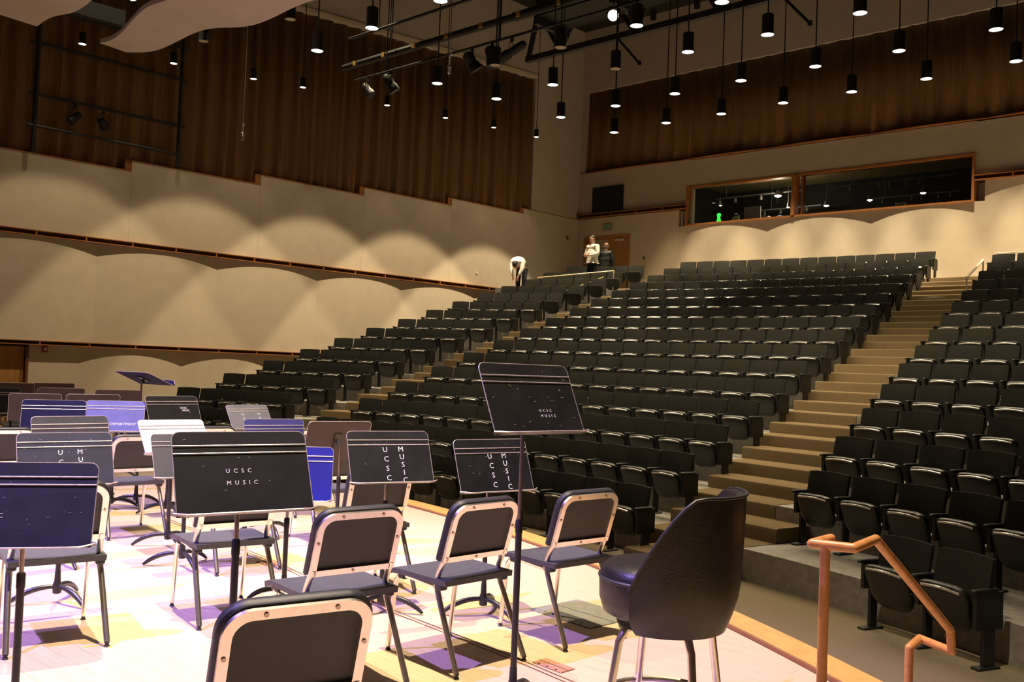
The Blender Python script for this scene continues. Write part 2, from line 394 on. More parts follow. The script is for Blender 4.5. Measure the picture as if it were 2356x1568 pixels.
# edge nosing
for (ra, rb, z0, z1, m, nm) in ((SR - 0.15, SR + 0.05, -0.06, 0.014, 'edgewood', 'edge_nosing'), (SR - 0.235, SR - 0.15, -0.04, -0.002, 'stagewood', 'edge_board')):
    mb = MB(); sector(mb, ra, rb, -0.95, th_n - 0.002, z0, z1, 60); mb.obj(nm, m, stage)
mb = MB(); sector(mb, SR - 0.185, SR - 0.148, -0.95, th_n - 0.002, -0.03, 0.004, 60); mb.obj('edge_line', 'edgedark', stage)
mb = MB(); sector(mb, SR - 0.02, SR + 0.02, -0.95, th_n - 0.002, HF, -0.06, 60); mb.obj('stage_fascia', 'edgedark', stage)
# stage stairs (boards) leading down to the house
for k in range(4):
    z = -0.18 * (k + 1)
    if z < HF + 0.02: break
    MB().box(notch_x + 0.02, 1.15, 3.97 + 0.29 * k, 3.97 + 0.29 * (k + 1) + 0.01, HF, z).obj('stage_stair', 'stagewood', stage)
# joint of the stage lift: a long seam with a double line
pts = [(-7.71, 4.13), (-5.72, 3.88), (-5.13, 3.76), (-3.55, 3.58), (-2.99, 3.51), (-2.68, 3.46), (-1.7, 3.33)]
for off in (0.0, 0.035):
    mb = MB()
    for (xa, ya), (xb, yb) in zip(pts, pts[1:]):
        d = Vector((xb - xa, yb - ya, 0)).normalized() * 1.0; nn = Vector((-d.y, d.x, 0)) * 0.004
        a = Vector((xa, ya + off, 0.0006)); b = Vector((xb, yb + off, 0.0006))
        mb.prism([a - nn, b - nn, b + nn, a + nn], (0, 0, 0.0012))
    mb.obj('lift_seam', 'edgedark', stage)
def floor_plate(name, x, y, wx, wy, rz, m, label):
    t = thing(name, label, 'floor plate', (x, y, 0), rz)
    MB().cbox(-wx / 2, wx / 2, -wy / 2, wy / 2, 0.0005, 0.006, 0.002).obj('plate', m, t)
    MB().box(-wx / 2, wx / 2, -0.002, 0.002, 0.006, 0.007).obj('lid_seam', 'black', t)
    for k in (-0.3, 0, 0.3): MB().lathe([(0.006, 0.006), (0.006, 0.008)], 8, (k * wx, -wy * 0.42, 0)).obj('screw', 'black', t)
floor_plate('floor_pocket', -3.36, 4.50, 0.50, 0.42, rad(-6), 'greyplate', 'grey metal floor pocket cover on stage behind the three foreground chairs')
floor_plate('floor_box_cover', -2.86, 3.60, 0.20, 0.10, rad(-6), 'brassbit', 'small reddish floor box cover by the stage seam near the tall stand')
floor_plate('floor_box_cover', -5.66, 3.83, 0.20, 0.10, rad(-6), 'brassbit', 'small reddish floor box cover behind the big centre-left stand')
t = tag(MB().prism([(-4.60, 2.06, 0.0006), (-4.588, 2.066, 0.0006), (-4.565, 2.14, 0.0006), (-4.50, 2.158, 0.0006), (-4.503, 2.168, 0.0006), (-4.573, 2.15, 0.0006)], (0, 0, 0.001)).obj('floor_tape', 'tape'),
        'small yellow tape mark on the stage floor at lower left', 'tape')

# ------------------------------------------------------------------ left wall
wl_root = MB()
a, b = wall_pt(1.0, 0, -0.45), wall_pt(27.5, 0, -0.45); a2, b2 = wall_pt(1.0, 0, -0.30), wall_pt(27.5, 0, -0.30)
wl_root.prism([(a.x, a.y, HF), (b.x, b.y, HF), (b2.x, b2.y, HF), (a2.x, a2.y, HF)], (0, 0, 15.5))
wall_left = struct(wl_root.obj('wall_left', 'upper_wall'), 'long left wall with cream panels, wood rails and a brown curtain')
def bulge_panel(y0, y1, z0, z1, h, parent, mtl='wall', n=14, base=0.0):
    """panel on the left wall bowed towards the room"""
    front = []; back = []
    for k in range(n + 1):
        yy = y0 + (y1 - y0) * k / n; u = 2 * k / n - 1; off = base + h * (1 - u * u)
        front.append((wall_pt(yy, 0, off))); back.append(wall_pt(yy, 0, -0.30))
    poly = front + back[::-1]
    mb = MB().prism([(p.x, p.y, z0) for p in poly], (0, 0, z1 - z0)); return mb.obj('wall_panel', mtl, parent, smooth=35)
steps_y = [3.5, 7.1, 10.6, 14.15, 17.62, 21.13, 24.52, 27.5]
steps_z = [5.45, 5.70, 5.95, 6.21, 6.48, 6.72, 6.95, 7.12]
steps_z = [5.70, 5.95, 6.21, 6.48, 6.72, 6.95, 7.13]
for k in range(len(steps_y) - 1):
    bulge_panel(steps_y[k], steps_y[k + 1] - 0.004, 4.20, steps_z[k], 0.0, wall_left, n=1)
    # wood cap along the top edge and on the step
    p, q = wall_pt(steps_y[k], 0, 0.012), wall_pt(steps_y[k + 1], 0, 0.012); p2, q2 = wall_pt(steps_y[k], 0, -0.30), wall_pt(steps_y[k + 1], 0, -0.30)
    MB().prism([(p.x, p.y, steps_z[k]), (q.x, q.y, steps_z[k]), (q2.x, q2.y, steps_z[k]), (p2.x, p2.y, steps_z[k])], (0, 0, 0.025)).obj('panel_cap', 'trimwood', wall_left)
    if k + 1 < len(steps_z):
        zz = steps_z[k]; e = steps_y[k + 1]
        p, q = wall_pt(e - 0.16, 0, -0.02), wall_pt(e, 0, -0.02); p2, q2 = wall_pt(e - 0.16, 0, -0.20), wall_pt(e, 0, -0.20)
        MB().prism([(p.x, p.y, zz + 0.026), (q.x, q.y, zz + 0.026), (q2.x, q2.y, zz + 0.026), (p2.x, p2.y, zz + 0.026)], (0, 0, steps_z[k + 1] - zz)).obj('step_return', 'trimwood', wall_left)
mid_y = [3.66, 6.77, 9.88, 12.99, 16.10, 19.21, 22.32, 25.43, 27.5]
for k in range(len(mid_y) - 1): bulge_panel(mid_y[k], mid_y[k + 1], 1.67, 4.07, 0.10, wall_left, base=-0.02)
low_y = [9.58, 12.13, 14.68, 17.23, 19.78, 22.3, 24.9, 27.5]
bulge_panel(8.47, 9.58, HF, 1.57, 0.0, wall_left, base=-0.02, n=4)
for k in range(len(low_y) - 1): bulge_panel(low_y[k], low_y[k + 1], HF, 1.57, 0.09, wall_left, base=-0.02)
bulge_panel(3.5, 6.4, HF, 1.57, 0.0, wall_left, n=2)
def slot_rail(name, za, zb, y0, y1, phase):
    d0, d1 = 0.02, 0.13
    def strip(z0, z1, o0, o1, nm, m, par):
        p, q, r_, s_ = wall_pt(y0, 0, o0), wall_pt(y1, 0, o0), wall_pt(y1, 0, o1), wall_pt(y0, 0, o1)
        return MB().prism([(v.x, v.y, z0) for v in (p, q, r_, s_)], (0, 0, z1 - z0)).obj(nm, m, par)
    root = struct(strip(za, zb, -0.3, d0, name, 'slot', None), 'slotted wood rail running along the left wall')
    strip(za, za + 0.022, d0, d1, 'lower_lip', 'trimwood', root); strip(zb - 0.018, zb, d0, d1, 'upper_lip', 'trimwood', root)
    yy = phase
    while yy < y1:
        p = wall_pt(yy, 0, d0); q = wall_pt(yy + 0.03, 0, d0); r_ = wall_pt(yy + 0.03, 0, d1 - 0.005); s_ = wall_pt(yy, 0, d1 - 0.005)
        MB().prism([(v.x, v.y, za + 0.022) for v in (p, q, r_, s_)], (0, 0, zb - za - 0.04)).obj('divider', 'trimwood', root); yy += 1.11
    return root
slot_rail('trim_1', 4.07, 4.20, 3.5, 23.6, 4.0)
slot_rail('trim_2', 1.57, 1.675, 3.5, 20.5, 4.2)
# side door under the lower rail
dr = struct(MB().obox(wall_pt(7.45, HF + 1.12, -0.12), wn * 0.03, wd * 0.95, (0, 0, 1.12)).obj('door_1', 'doorwood'), 'brown wood side door at far left')
MB().obox(wall_pt(8.44, HF + 1.13, -0.06), wn * 0.07, wd * 0.03, (0, 0, 1.13)).obj('door_frame', 'edgedark', dr)
MB().obox(wall_pt(8.05, HF + 1.0, -0.07), wn * 0.02, wd * 0.05, (0, 0, 0.06)).obj('door_handle', 'silver', dr)

# left curtain, pleated, behind the panel tops
def pleat(u, sd):
    return 0.075 * math.sin(u * 2 * PI / 0.46 + 0.9 * math.sin(u * 1.3 + sd)) + 0.03 * math.sin(u * 2 * PI / 0.27 + 2.1 * math.sin(u * 0.7 + sd)) + 0.02 * math.sin(u * 2 * PI / 1.3)
mb = MB(); N = 560; ring_b = []; ring_m = []; ring_t = []
for k in range(N + 1):
    yy = 3.5 + (24.85 - 3.5) * k / N; off = -0.13 + pleat(yy, 1.0)
    zt = 11.42 + (yy - 16.4) * 0.053
    ring_b.append(wall_pt(yy, 5.6, off)); ring_m.append(wall_pt(yy, 8.5, -0.13 + 0.85 * (off + 0.13))); ring_t.append(wall_pt(yy, zt, -0.13 + 0.6 * (off + 0.13)))
mb.loft([ring_b, ring_m, ring_t], closed=False)
cur = tag(mb.obj('curtain', 'curtain', smooth=True), 'long pleated brown curtain hung above the stepped left wall panels', 'curtain')
sd = cur.modifiers.new('cloth_thickness', 'SOLIDIFY'); sd.thickness = 0.006
# plain upper wall and a light border above the curtain
mb = MB()
p, q = wall_pt(24.9, 0, 0.0), wall_pt(27.5, 0, 0.0); p2, q2 = wall_pt(24.9, 0, -0.30), wall_pt(27.5, 0, -0.30)
mb.prism([(v.x, v.y, 7.15) for v in (p, q, q2, p2)], (0, 0, 7.8)); mb.obj('wall_panel', 'upper_wall', wall_left)
def slope_strip(y0, y1, o0, o1, zadd0, zadd1, nm, m):
    z = lambda yy: 11.42 + (yy - 16.4) * 0.053
    vs = [wall_pt(yy, z(yy) + za, oo) for yy in (y0, y1) for za, oo in ((zadd0, o0), (zadd0, o1), (zadd1, o1), (zadd1, o0))]
    MB().loft([vs[:4], vs[4:]], True, True).obj(nm, m, wall_left)
slope_strip(3.5, 24.9, -0.30, 0.06, 0.02, 0.14, 'curtain_border', 'wall')
slope_strip(3.5, 24.9, -0.30, 0.0, 0.14, 3.2, 'wall_panel', 'upper_wall')

# ------------------------------------------------------------------ back wall
wb = MB().box(-22.2, -16.73, YB + 0.3, YB + 0.5, HF, 15); wb.box(-7.55, 10, YB + 0.3, YB + 0.5, HF, 15); wb.box(-16.73, -7.55, YB + 0.3, YB + 0.5, HF, 6.6); wb.box(-16.73, -7.55, YB + 0.3, YB + 0.5, 7.93, 15)
wall_back = struct(wb.obj('wall_back', 'upper_wall'), 'back wall with control room window, curtain and door')
def bpanel(x0, x1, z0, z1, h, base=0.0, n=14, m='wall', xr=None):
    fr_ = []; bk = []
    for k in range(n + 1):
        x = x0 + (x1 - x0) * k / n; u = 2 * k / n - 1
        fr_.append((x, YB + 0.0 - base - h * (1 - u * u))); bk.append((x, YB + 0.30))
    pl = fr_ + bk[::-1]; return MB().prism([(p[0], p[1], z0) for p in pl], (0, 0, z1 - z0)).obj('wall_panel', m, wall_back, smooth=35)
z0b = ZF(0) - 0.3
# flat area around the door, then bowed panels
bpanel(-21.5, -21.13, z0b, 7.15, 0, n=1); bpanel(-19.06, -17.05, z0b, 7.15, 0.0, n=1); bpanel(-21.13, -19.06, 6.46, 7.15, 0, n=1)
cus = [-17.05, -13.74, -10.40, -7.30, -4.2, -1.1, 2.0, 5.1, 8.2]
for k in range(len(cus) - 1):
    x0, x1 = cus[k], cus[k + 1]
    top = 6.58 if x1 < -7.2 else 7.15
    bpanel(x0, x1, z0b, top, 0.085, 0.0, n=20)
# band above the rail / window up to the curtain ledge
bpanel(-21.5, -16.73, 7.32, 8.86, 0, n=1, m='upper_wall'); bpanel(-16.73, -7.55, 7.93, 8.84, 0, n=1, m='upper_wall'); bpanel(-7.55, 8, 7.30, 8.82, 0, n=1, m='upper_wall')
# wavy ledge below the back curtain
for k, (x0, x1) in enumerate(((-21.5, -17.05), (-17.05, -13.74), (-13.74, -10.4), (-10.4, -7.3), (-7.3, -4.2), (-4.2, -1.1), (-1.1, 2.0))):
    pl = []
    for j in range(11):
        x = x0 + (x1 - x0) * j / 10; u = 2 * j / 10 - 1; pl.append((x, YB - 0.02 - 0.13 * (1 - u * u), 8.86))
    pl += [(x1, YB + 0.3, 8.86), (x0, YB + 0.3, 8.86)]
    MB().prism(pl, (0, 0, 0.03)).obj('curtain_ledge', 'trimwood', wall_back)
mb = MB(); N = 520; rb_, rt_ = [], []
for k in range(N + 1):
    x = -21.18 + (4.0 + 21.18) * k / N; off = pleat(x * 0.8, 4.0) * 0.75
    rb_.append((x, YB + 0.09 + off, 8.89)); rt_.append((x, YB + 0.09 + off * 0.6, 11.92))
mb.loft([rb_, rt_], closed=False)
cur2 = tag(mb.obj('curtain', 'curtain', smooth=True), 'wide dark brown curtain on the back wall above the control room window', 'curtain')
cur2.modifiers.new('cloth_thickness', 'SOLIDIFY').thickness = 0.006
bpanel(-21.5, -21.2, 8.9, 11.95, 0, n=1, m='upper_wall'); bpanel(-21.5, 8, 11.95, 15, 0, n=1, m='upper_wall')
# slotted rails left and right of the window
def brail(name, x0, x1, za, zb, ph):
    root = struct(MB().box(x0, x1, YB - 0.02, YB + 0.3, za, zb).obj(name, 'slot'), 'slotted wood rail on the back wall')
    MB().box(x0, x1, YB - 0.14, YB - 0.02, za, za + 0.025).obj('lower_lip', 'trimwood', root); MB().box(x0, x1, YB - 0.14, YB - 0.02, zb - 0.02, zb).obj('upper_lip', 'trimwood', root)
    x = ph
    while x < x1:
        if x > x0: MB().box(x, x + 0.03, YB - 0.135, YB - 0.02, za + 0.025, zb - 0.02).obj('divider', 'trimwood', root)
        x += 1.11
brail('trim_3', -21.45, -16.73, 7.17, 7.32, -21.0); brail('trim_4', -7.55, 8.0, 7.15, 7.30, -6.6)
# control room window
win = struct(MB().box(-16.73, -7.55, YB - 0.11, YB + 0.25, 6.56, 6.62).obj('window_1', 'trimwood'), 'long control room window in the back wall')
MB().box(-16.73, -16.66, YB - 0.11, YB + 0.25, 6.62, 7.93).obj('window_frame', 'trimwood', win)
MB().box(-7.62, -7.55, YB - 0.11, YB + 0.25, 6.62, 7.93).obj('window_frame', 'trimwood', win)
MB().box(-16.66, -7.62, YB - 0.02, YB + 0.25, 7.88, 7.95).obj('window_frame', 'trimwood', win)
MB().box(-12.90, -12.80, YB - 0.14, YB + 0.25, 6.62, 7.90).obj('mullion', 'trimwood', win)
MB().box(-12.66, -12.60, YB + 0.05, YB + 0.25, 6.62, 7.90).obj('mullion', 'trimwood', win)
MB().box(-16.66, -12.90, YB + 0.10, YB + 0.11, 6.62, 7.88).obj('pane', 'glass', win)
MB().box(-12.60, -7.62, YB + 0.10, YB + 0.11, 6.62, 7.88).obj('pane', 'glass', win)
# control room behind it
br = MB().box(-17.2, -7.2, YB + 3.4, YB + 3.5, 5.4, 8.3).box(-17.3, -17.2, YB + 0.5, YB + 3.5, 5.4, 8.3).box(-7.2, -7.1, YB + 0.5, YB + 3.5, 5.4, 8.3).box(-17.2, -7.2, YB + 0.5, YB + 3.5, 5.3, 5.4)
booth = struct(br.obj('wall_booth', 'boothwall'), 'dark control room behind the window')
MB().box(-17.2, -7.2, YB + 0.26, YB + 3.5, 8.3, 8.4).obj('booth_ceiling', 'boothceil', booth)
tag(MB().box(-16.4, -13.2, YB + 0.55, YB + 1.3, 6.64, 6.70).box(-16.3, -16.2, YB + 0.6, YB + 1.2, 5.4, 6.64).box(-13.4, -13.3, YB + 0.6, YB + 1.2, 5.4, 6.64).obj('control_desk', 'slot'), 'dark desk just inside the left control room window', 'desk')
tag(MB().box(-12.4, -7.9, YB + 0.55, YB + 1.3, 6.64, 6.70).box(-12.3, -12.2, YB + 0.6, YB + 1.2, 5.4, 6.64).box(-8.1, -8.0, YB + 0.6, YB + 1.2, 5.4, 6.64).obj('control_desk', 'slot'), 'dark desk just inside the right control room window', 'desk')
for (x0, x1, yy, z, lab) in ((-16.2, -13.0, 1.0, 7.62, 'upper'), (-15.2, -13.0, 2.4, 7.35, 'lower')):
    t = thing('track_light', 'pale ceiling track with lamp heads, %s one behind the left pane' % lab, 'track light', (x0, YB + yy, z))
    MB().box(0, x1 - x0, -0.02, 0.02, -0.02, 0.02).obj('track', 'track', t)
    for hx in (0.15, 0.75, 1.7):
        h = MB().lathe([(0.035, -0.18), (0.05, -0.16), (0.04, -0.05), (0.01, -0.02)], 10, (hx, 0, 0)).obj('lamp_head', 'track', t)
    MB().tube([(0.4, 0, 0), (0.4, 0, 8.3 - z)], 0.008, 6).obj('hanger', 'track', t)
for (x0, x1, yy, z, lab) in ((-11.8, -8.2, 1.0, 7.62, 'upper'), (-11.3, -8.6, 2.4, 7.40, 'lower')):
    t = thing('track_light', 'pale ceiling track with lamp heads, %s one behind the right pane' % lab, 'track light', (x0, YB + yy, z))
    MB().box(0, x1 - x0, -0.02, 0.02, -0.02, 0.02).obj('track', 'track', t)
    for hx in (0.35, 1.25, 1.55, 2.05, 2.4):
        MB().lathe([(0.035, -0.18), (0.05, -0.16), (0.04, -0.05), (0.01, -0.02)], 10, (hx, 0, 0)).obj('lamp_head', 'track', t)
    MB().tube([(0.4, 0, 0), (0.4, 0, 8.3 - z)], 0.008, 6).obj('hanger', 'track', t)
def lampdot(x, yy, z, r, lab, flat=False):
    t = thing('booth_lamp', lab, 'lamp', (x - 0.47 * yy, YB + yy, z))
    MB().lathe([(r * 0.5, 0.16), (r * 0.9, 0.02), (r * 1.05, 0.0)], 12, cap0=True, cap1=False).obj('shade', 'track', t)
    MB().lathe([(0.005, -r * 0.5), (r * 0.7, -r * 0.3), (r, 0.0)], 12).obj('bulb', 'lampon', t)
    MB().tube([(0, 0, 0.16), (0, 0, 8.3 - z)], 0.008, 6).obj('stem', 'track', t)
lampdot(-13.42, 0.9, 7.50, 0.12, 'very bright round lamp near the window post in the left pane')
lampdot(-15.55, 1.1, 7.40, 0.05, 'small bright lamp above the green light in the control room')
lampdot(-13.05, 1.0, 7.10, 0.05, 'small lamp low beside the window post in the left pane')
lampdot(-11.75, 1.2, 7.08, 0.085, 'dim oval lamp low in the right pane nearest the post')
lampdot(-10.35, 1.3, 7.15, 0.085, 'dim oval lamp in the middle of the right pane')
lampdot(-8.75, 1.3, 7.22, 0.085, 'dim oval lamp at the right end of the right pane')
t = thing('signal_lamp', 'glowing green lamp on the desk at the left of the control room window', 'lamp', (-15.95, YB + 0.8, 6.70))
MB().lathe([(0.045, 0), (0.05, 0.03), (0.03, 0.06)], 12).obj('base', 'track', t)
MB().lathe([(0.06, 0.06), (0.075, 0.12), (0.055, 0.18), (0.05, 0.24), (0.07, 0.30), (0.06, 0.36), (0.01, 0.38)], 14).obj('bulb', 'greenlamp', t)
t = thing('monitor', 'grey computer monitor on the control room desk in the left pane', 'monitor', (-14.72, YB + 0.85, 6.70))
MB().box(-0.30, 0.30, -0.02, 0.03, 0.10, 0.50).obj('case', 'screen', t); MB().box(-0.27, 0.27, 0.03, 0.034, 0.13, 0.47).obj('screen', 'black', t)
MB().lathe([(0.12, 0), (0.12, 0.01), (0.02, 0.015), (0.02, 0.12)], 10).obj('stand', 'screen', t)
t = thing('desk_chair', 'dark rounded office chair back behind the left control desk', 'chair', (-14.85, YB + 1.6, 5.4))
MB().cbox(-0.25, 0.25, -0.04, 0.04, 0.95, 1.62, 0.03).obj('backrest', 'slot', t); MB().cbox(-0.25, 0.25, -0.5, -0.02, 0.45, 0.55, 0.03).obj('seat', 'slot', t)
MB().tube([(0, -0.2, 0.05), (0, -0.2, 0.45)], 0.03, 8).obj('stem', 'black', t); MB().box(-0.3, 0.3, -0.25, -0.15, 0.0, 0.05).box(-0.05, 0.05, -0.5, 0.1, 0.0, 0.05).obj('base', 'black', t)
t = tag(MB().obox((-15.3, YB + 0.78, 6.80), (0.13, 0, 0.03), (0.0, 0.05, 0.06), (-0.01, 0.01, 0.08)).obj('folder', 'paper'), 'pale green folder propped on the left control desk', 'folder')
t = tag(MB().lathe([(0.06, 0), (0.09, 0.03), (0.07, 0.10), (0.03, 0.13)], 10, (-14.1, YB + 0.8, 6.70)).obj('desk_clutter', 'skin'), 'small tan bundle on the left control desk beside the monitor', 'bundle')
t = tag(MB().lathe([(0.16, 0), (0.17, 0.04), (0.12, 0.10), (0.04, 0.13)], 10, (-13.72, YB + 0.85, 6.70)).obj('desk_clutter', 'bluecloth'), 'dark blue bundle on the left control desk by the window post', 'bundle')
t = tag(MB().cbox(-9.98, -9.72, YB + 0.75, YB + 0.95, 6.70, 6.90, 0.02).obj('desk_box', 'white'), 'small white box on the right control desk', 'box')
t = tag(MB().cbox(-8.78, -8.58, YB + 0.75, YB + 0.95, 6.70, 6.84, 0.02).obj('desk_box', 'screen'), 'small grey box at the right end of the right control desk', 'box')
D.lights.new('booth_lamp_light', 'POINT')
bl = D.lights['booth_lamp_light']; bl.energy = 45; bl.color = (1, 0.9, 0.7); bl.shadow_soft_size = 0.08
bo = D.objects.new('booth_lamp_light', bl); COL.objects.link(bo); bo.location = (-13.84, YB + 0.9, 7.30)

# black speaker box, exit signs, alarms, thermostat on the back wall
t = thing('speaker_box', 'square black speaker panel on the back wall above the door', 'speaker', (-20.09, YB - 0.002, 7.34))
MB().box(-0.68, 0.68, -0.07, 0, 0.0, 0.93).obj('cabinet', 'black', t); MB().box(-0.64, 0.64, -0.078, -0.07, 0.04, 0.89).obj('grille', 'black', t)
def exit_sign(loc, rz, lab, w_=0.36, h_=0.25):
    t = thing('exit_sign', lab, 'exit sign', loc, rz)
    MB().cbox(-w_ / 2, w_ / 2, -0.06, -0.005, -h_ / 2, h_ / 2, 0.008).obj('housing', 'exitbox', t)
    MB().box(-w_ / 2 + 0.02, w_ / 2 - 0.02, -0.064, -0.06, -h_ / 2 + 0.02, h_ / 2 - 0.02).obj('face', 'exitbox', t)
    me = text_mesh('EXIT', 0.15); me.materials.clear(); me.materials.append(MT['exitgreen'])
    o = link('lettering', me, t); o.location = (0, -0.0655, 0); o.rotation_euler = (PI / 2, 0, 0)
exit_sign((-20.06, YB, 6.77), 0, 'small green exit sign above the rear door')
p = wall_pt(7.87, 1.93, 0.0); exit_sign((p.x, p.y, p.z), rad(-90 - 2.9) + PI, 'green exit sign at the left edge above the side door')
for o_ in D.objects:
    if o_.name.startswith('exit_sign') and o_.location.z < 3: o_.rotation_euler = (0, 0, rad(90 - 2.9))
def strobe(loc, rz, lab):
    t = thing('fire_alarm', lab, 'fire alarm', loc, rz)
    MB().cbox(-0.055, 0.055, -0.05, -0.003, -0.075, 0.075, 0.008).obj('housing', 'red', t)
    MB().cbox(-0.03, 0.03, -0.06, -0.05, -0.03, 0.04, 0.003).obj('strobe_lens', 'white', t)
p = wall_pt(8.80, 1.48, 0.0); strobe((p.x, p.y, p.z), rad(90 - 2.9), 'red and white fire alarm under the lower wood rail at far left')
p = wall_pt(26.9, 6.40, 0.0); strobe((p.x, p.y, p.z), rad(90 - 2.9), 'small red fire alarm near the rear left corner')
t = thing('thermostat', 'small dark thermostat on the back wall right of the rear door', 'thermostat', (-18.42, YB, 5.55))
MB().cbox(-0.05, 0.05, -0.03, -0.002, -0.07, 0.05, 0.006).obj('housing', 'exitbox', t); MB().box(-0.03, 0.03, -0.034, -0.03, -0.02, 0.03).obj('display', 'black', t)
p = wall_pt(22.35, 4.62, 0.0)
t = thing('door_bell', 'small pale round wall button beside the bending man', 'button', (p.x, p.y, p.z), rad(90 - 2.9))
MB().cbox(-0.05, 0.05, -0.012, -0.001, -0.05, 0.05, 0.003).obj('plate', 'white', t)
o = MB().lathe([(0.03, 0), (0.03, 0.012), (0.02, 0.016)], 12).obj('knob', 'white', t); o.rotation_euler = (PI / 2, 0, 0); o.location = (0, -0.012, 0)
# rear double door: left leaf open to a dark lobby, right leaf shut
door = struct(MB().box(-21.13, -21.06, YB - 0.03, YB + 0.3, ZF(0), 6.46).obj('door_2', 'doorwood'), 'wood double door at the rear left, one leaf open')
MB().box(-19.12, -19.05, YB - 0.03, YB + 0.3, ZF(0), 6.46).obj('door_frame', 'doorwood', door); MB().box(-21.06, -19.12, YB - 0.03, YB + 0.3, 6.39, 6.46).obj('door_frame', 'doorwood', door)
MB().box(-20.06, -19.12, YB + 0.04, YB + 0.09, ZF(0) + 0.01, 6.39).obj('door_leaf', 'doorwood', door)
o = MB().box(0, 0.94, -0.025, 0.025, 0, 6.38 - ZF(0)).obj('door_leaf', 'doorwood', door); o.location = (-21.04, YB + 0.06, ZF(0) + 0.01); o.rotation_euler = (0, 0, rad(72))
MB().box(-19.7, -19.3, YB - 0.02, YB + 0.04, 6.24, 6.32).obj('door_closer', 'silver', door)
MB().box(-21.06, -20.06, YB + 1.6, YB + 1.7, ZF(0), 6.5).obj('lobby_back', 'darkdoor', door)
MB().box(-19.06, -17.1, YB - 0.012, YB - 0.001, ZF(0), ZF(0) + 0.1).obj('skirting', 'trimwood', wall_back)

# ceiling
struct(MB().box(-23.5, 9.5, -6, 28, 14.3, 14.5).obj('ceiling', 'ceiling'), 'black ceiling high above the hall')
struct(MB().box(9.3, 9.5, -6, 28, HF, 14.4).obj('wall_right', 'upper_wall'), 'right wall outside the picture')
struct(MB().box(-23.5, 9.5, -6.2, -6, HF, 14.4).obj('wall_front', 'upper_wall'), 'wall behind the stage')
#PART2
# ------------------------------------------------------------------ theatre seats
def seat_meshes():
    W = 0.265
    b = MB(); nc, nr = 8, 4
    fr_, bk = [], []
    for k in range(nr + 1):
        v = k / nr; z = 0.40 + 0.43 * v; rf, rk = [], []
        for c in range(nc + 1):
            u = 2 * c / nc - 1; hw = W * (1.0 - 0.02 * v)
            yc = 0.085 * (1 - v) + 0.030 * u * u; zz = z + (0.012 * (1 - u * u) - 0.006) * v
            th = 0.030 if 0 < k < nr and 0 < c < nc else 0.016
            rf.append((u * hw, yc + th, zz)); rk.append((u * hw, yc - 0.022, zz))
        fr_.append(rf); bk.append(rk)
    n = nc + 1
    vs = [p for r_ in fr_ for p in r_] + [p for r_ in bk for p in r_]; o = (nr + 1) * n; fs = []
    for k in range(nr):
        for c in range(nc):
            i = k * n + c; fs.append((i + 1, i, i + n, i + n + 1)); fs.append((o + i, o + i + 1, o + i + n + 1, o + i + n))
    for c in range(nc): fs.append((c, c + 1, o + c + 1, o + c)); i = nr * n + c; fs.append((i + 1, i, o + i, o + i + 1))
    for k in range(nr): i = k * n; fs.append((i + n, i, o + i, o + i + n)); i = k * n + nc; fs.append((i, i + n, o + i + n, o + i))
    b.add(vs, fs)
    back = b.mesh('backrest', MT['seatfab'], 40)
    # folded-up seat: rounded underside towards the stage
    s = MB(); rings = []
    for z, hw, dp in ((0.235, 0.10, 0.02), (0.255, 0.155, 0.035), (0.30, 0.20, 0.045), (0.36, 0.225, 0.05), (0.48, 0.232, 0.052), (0.545, 0.232, 0.052), (0.575, 0.222, 0.045), (0.590, 0.19, 0.025)):
        yc = 0.165 + 0.12 * (z - 0.235) / 0.35; ring = []
        for a in range(14):
            t = 2 * PI * a / 14; cx, cy = math.cos(t), math.sin(t)
            x = hw * math.copysign(abs(cx) ** 0.45, cx); y = dp * math.copysign(abs(cy) ** 0.6, cy)
            ring.append((x, yc + y, z + (0.014 * (1 - (x / 0.232) ** 2) if z > 0.5 else 0)))
        rings.append(ring)
    s.loft(rings, True, True); pan = s.mesh('seat', MT['seatshell'], 50)
    st = MB(); pr = []
    for c in range(7):
        u = 2 * c / 6 - 1; x = u * 0.185; z = 0.562 + 0.014 * (1 - u * u); y = 0.326 - 0.008 * u * u
        pr.append([(x, y - 0.022, z + 0.010), (x, y - 0.006, z + 0.012), (x, y + 0.008, z - 0.002), (x, y + 0.004, z - 0.016), (x, y - 0.02, z - 0.016)])
    st.loft(pr, True, True); strip = st.mesh('trim_strip', MT['strip'], 50)
    pl = MB().obox((0, 0.336, 0.573), (0.028, 0, 0), (0, 0.0045, 0.006), (0, 0.0045, -0.0035)).mesh('number_plate', MT['plate'])
    a = MB().cbox(W + 0.0, W + 0.045, 0.02, 0.30, 0.585, 0.612, 0.008); arm = a.mesh('armrest', MT['seatblack'])
    g = MB().box(W + 0.004, W + 0.040, 0.05, 0.25, 0.36, 0.587); g.box(W + 0.006, W + 0.038, 0.08, 0.16, 0.02, 0.37); g.cbox(W - 0.02, W + 0.064, 0.02, 0.26, 0.0, 0.02, 0.006)
    std = g.mesh('standard', MT['seatblack'])
    a2 = MB().cbox(-W - 0.045, -W, 0.02, 0.30, 0.585, 0.612, 0.008); arm2 = a2.mesh('armrest', MT['seatblack'])
    g2 = MB().box(-W - 0.040, -W - 0.004, -0.02, 0.27, 0.30, 0.587); g2.box(-W - 0.038, -W - 0.006, 0.06, 0.18, 0.02, 0.31); g2.cbox(-W - 0.064, -W + 0.02, 0.02, 0.26, 0.0, 0.02, 0.006)
    std2 = g2.mesh('standard', MT['seatblack'])
    return back, pan, strip, pl, arm, std, arm2, std2
BACK, PAN, STRIP, PLATE, ARM, STD, ARM2, STD2 = seat_meshes()
seats = []
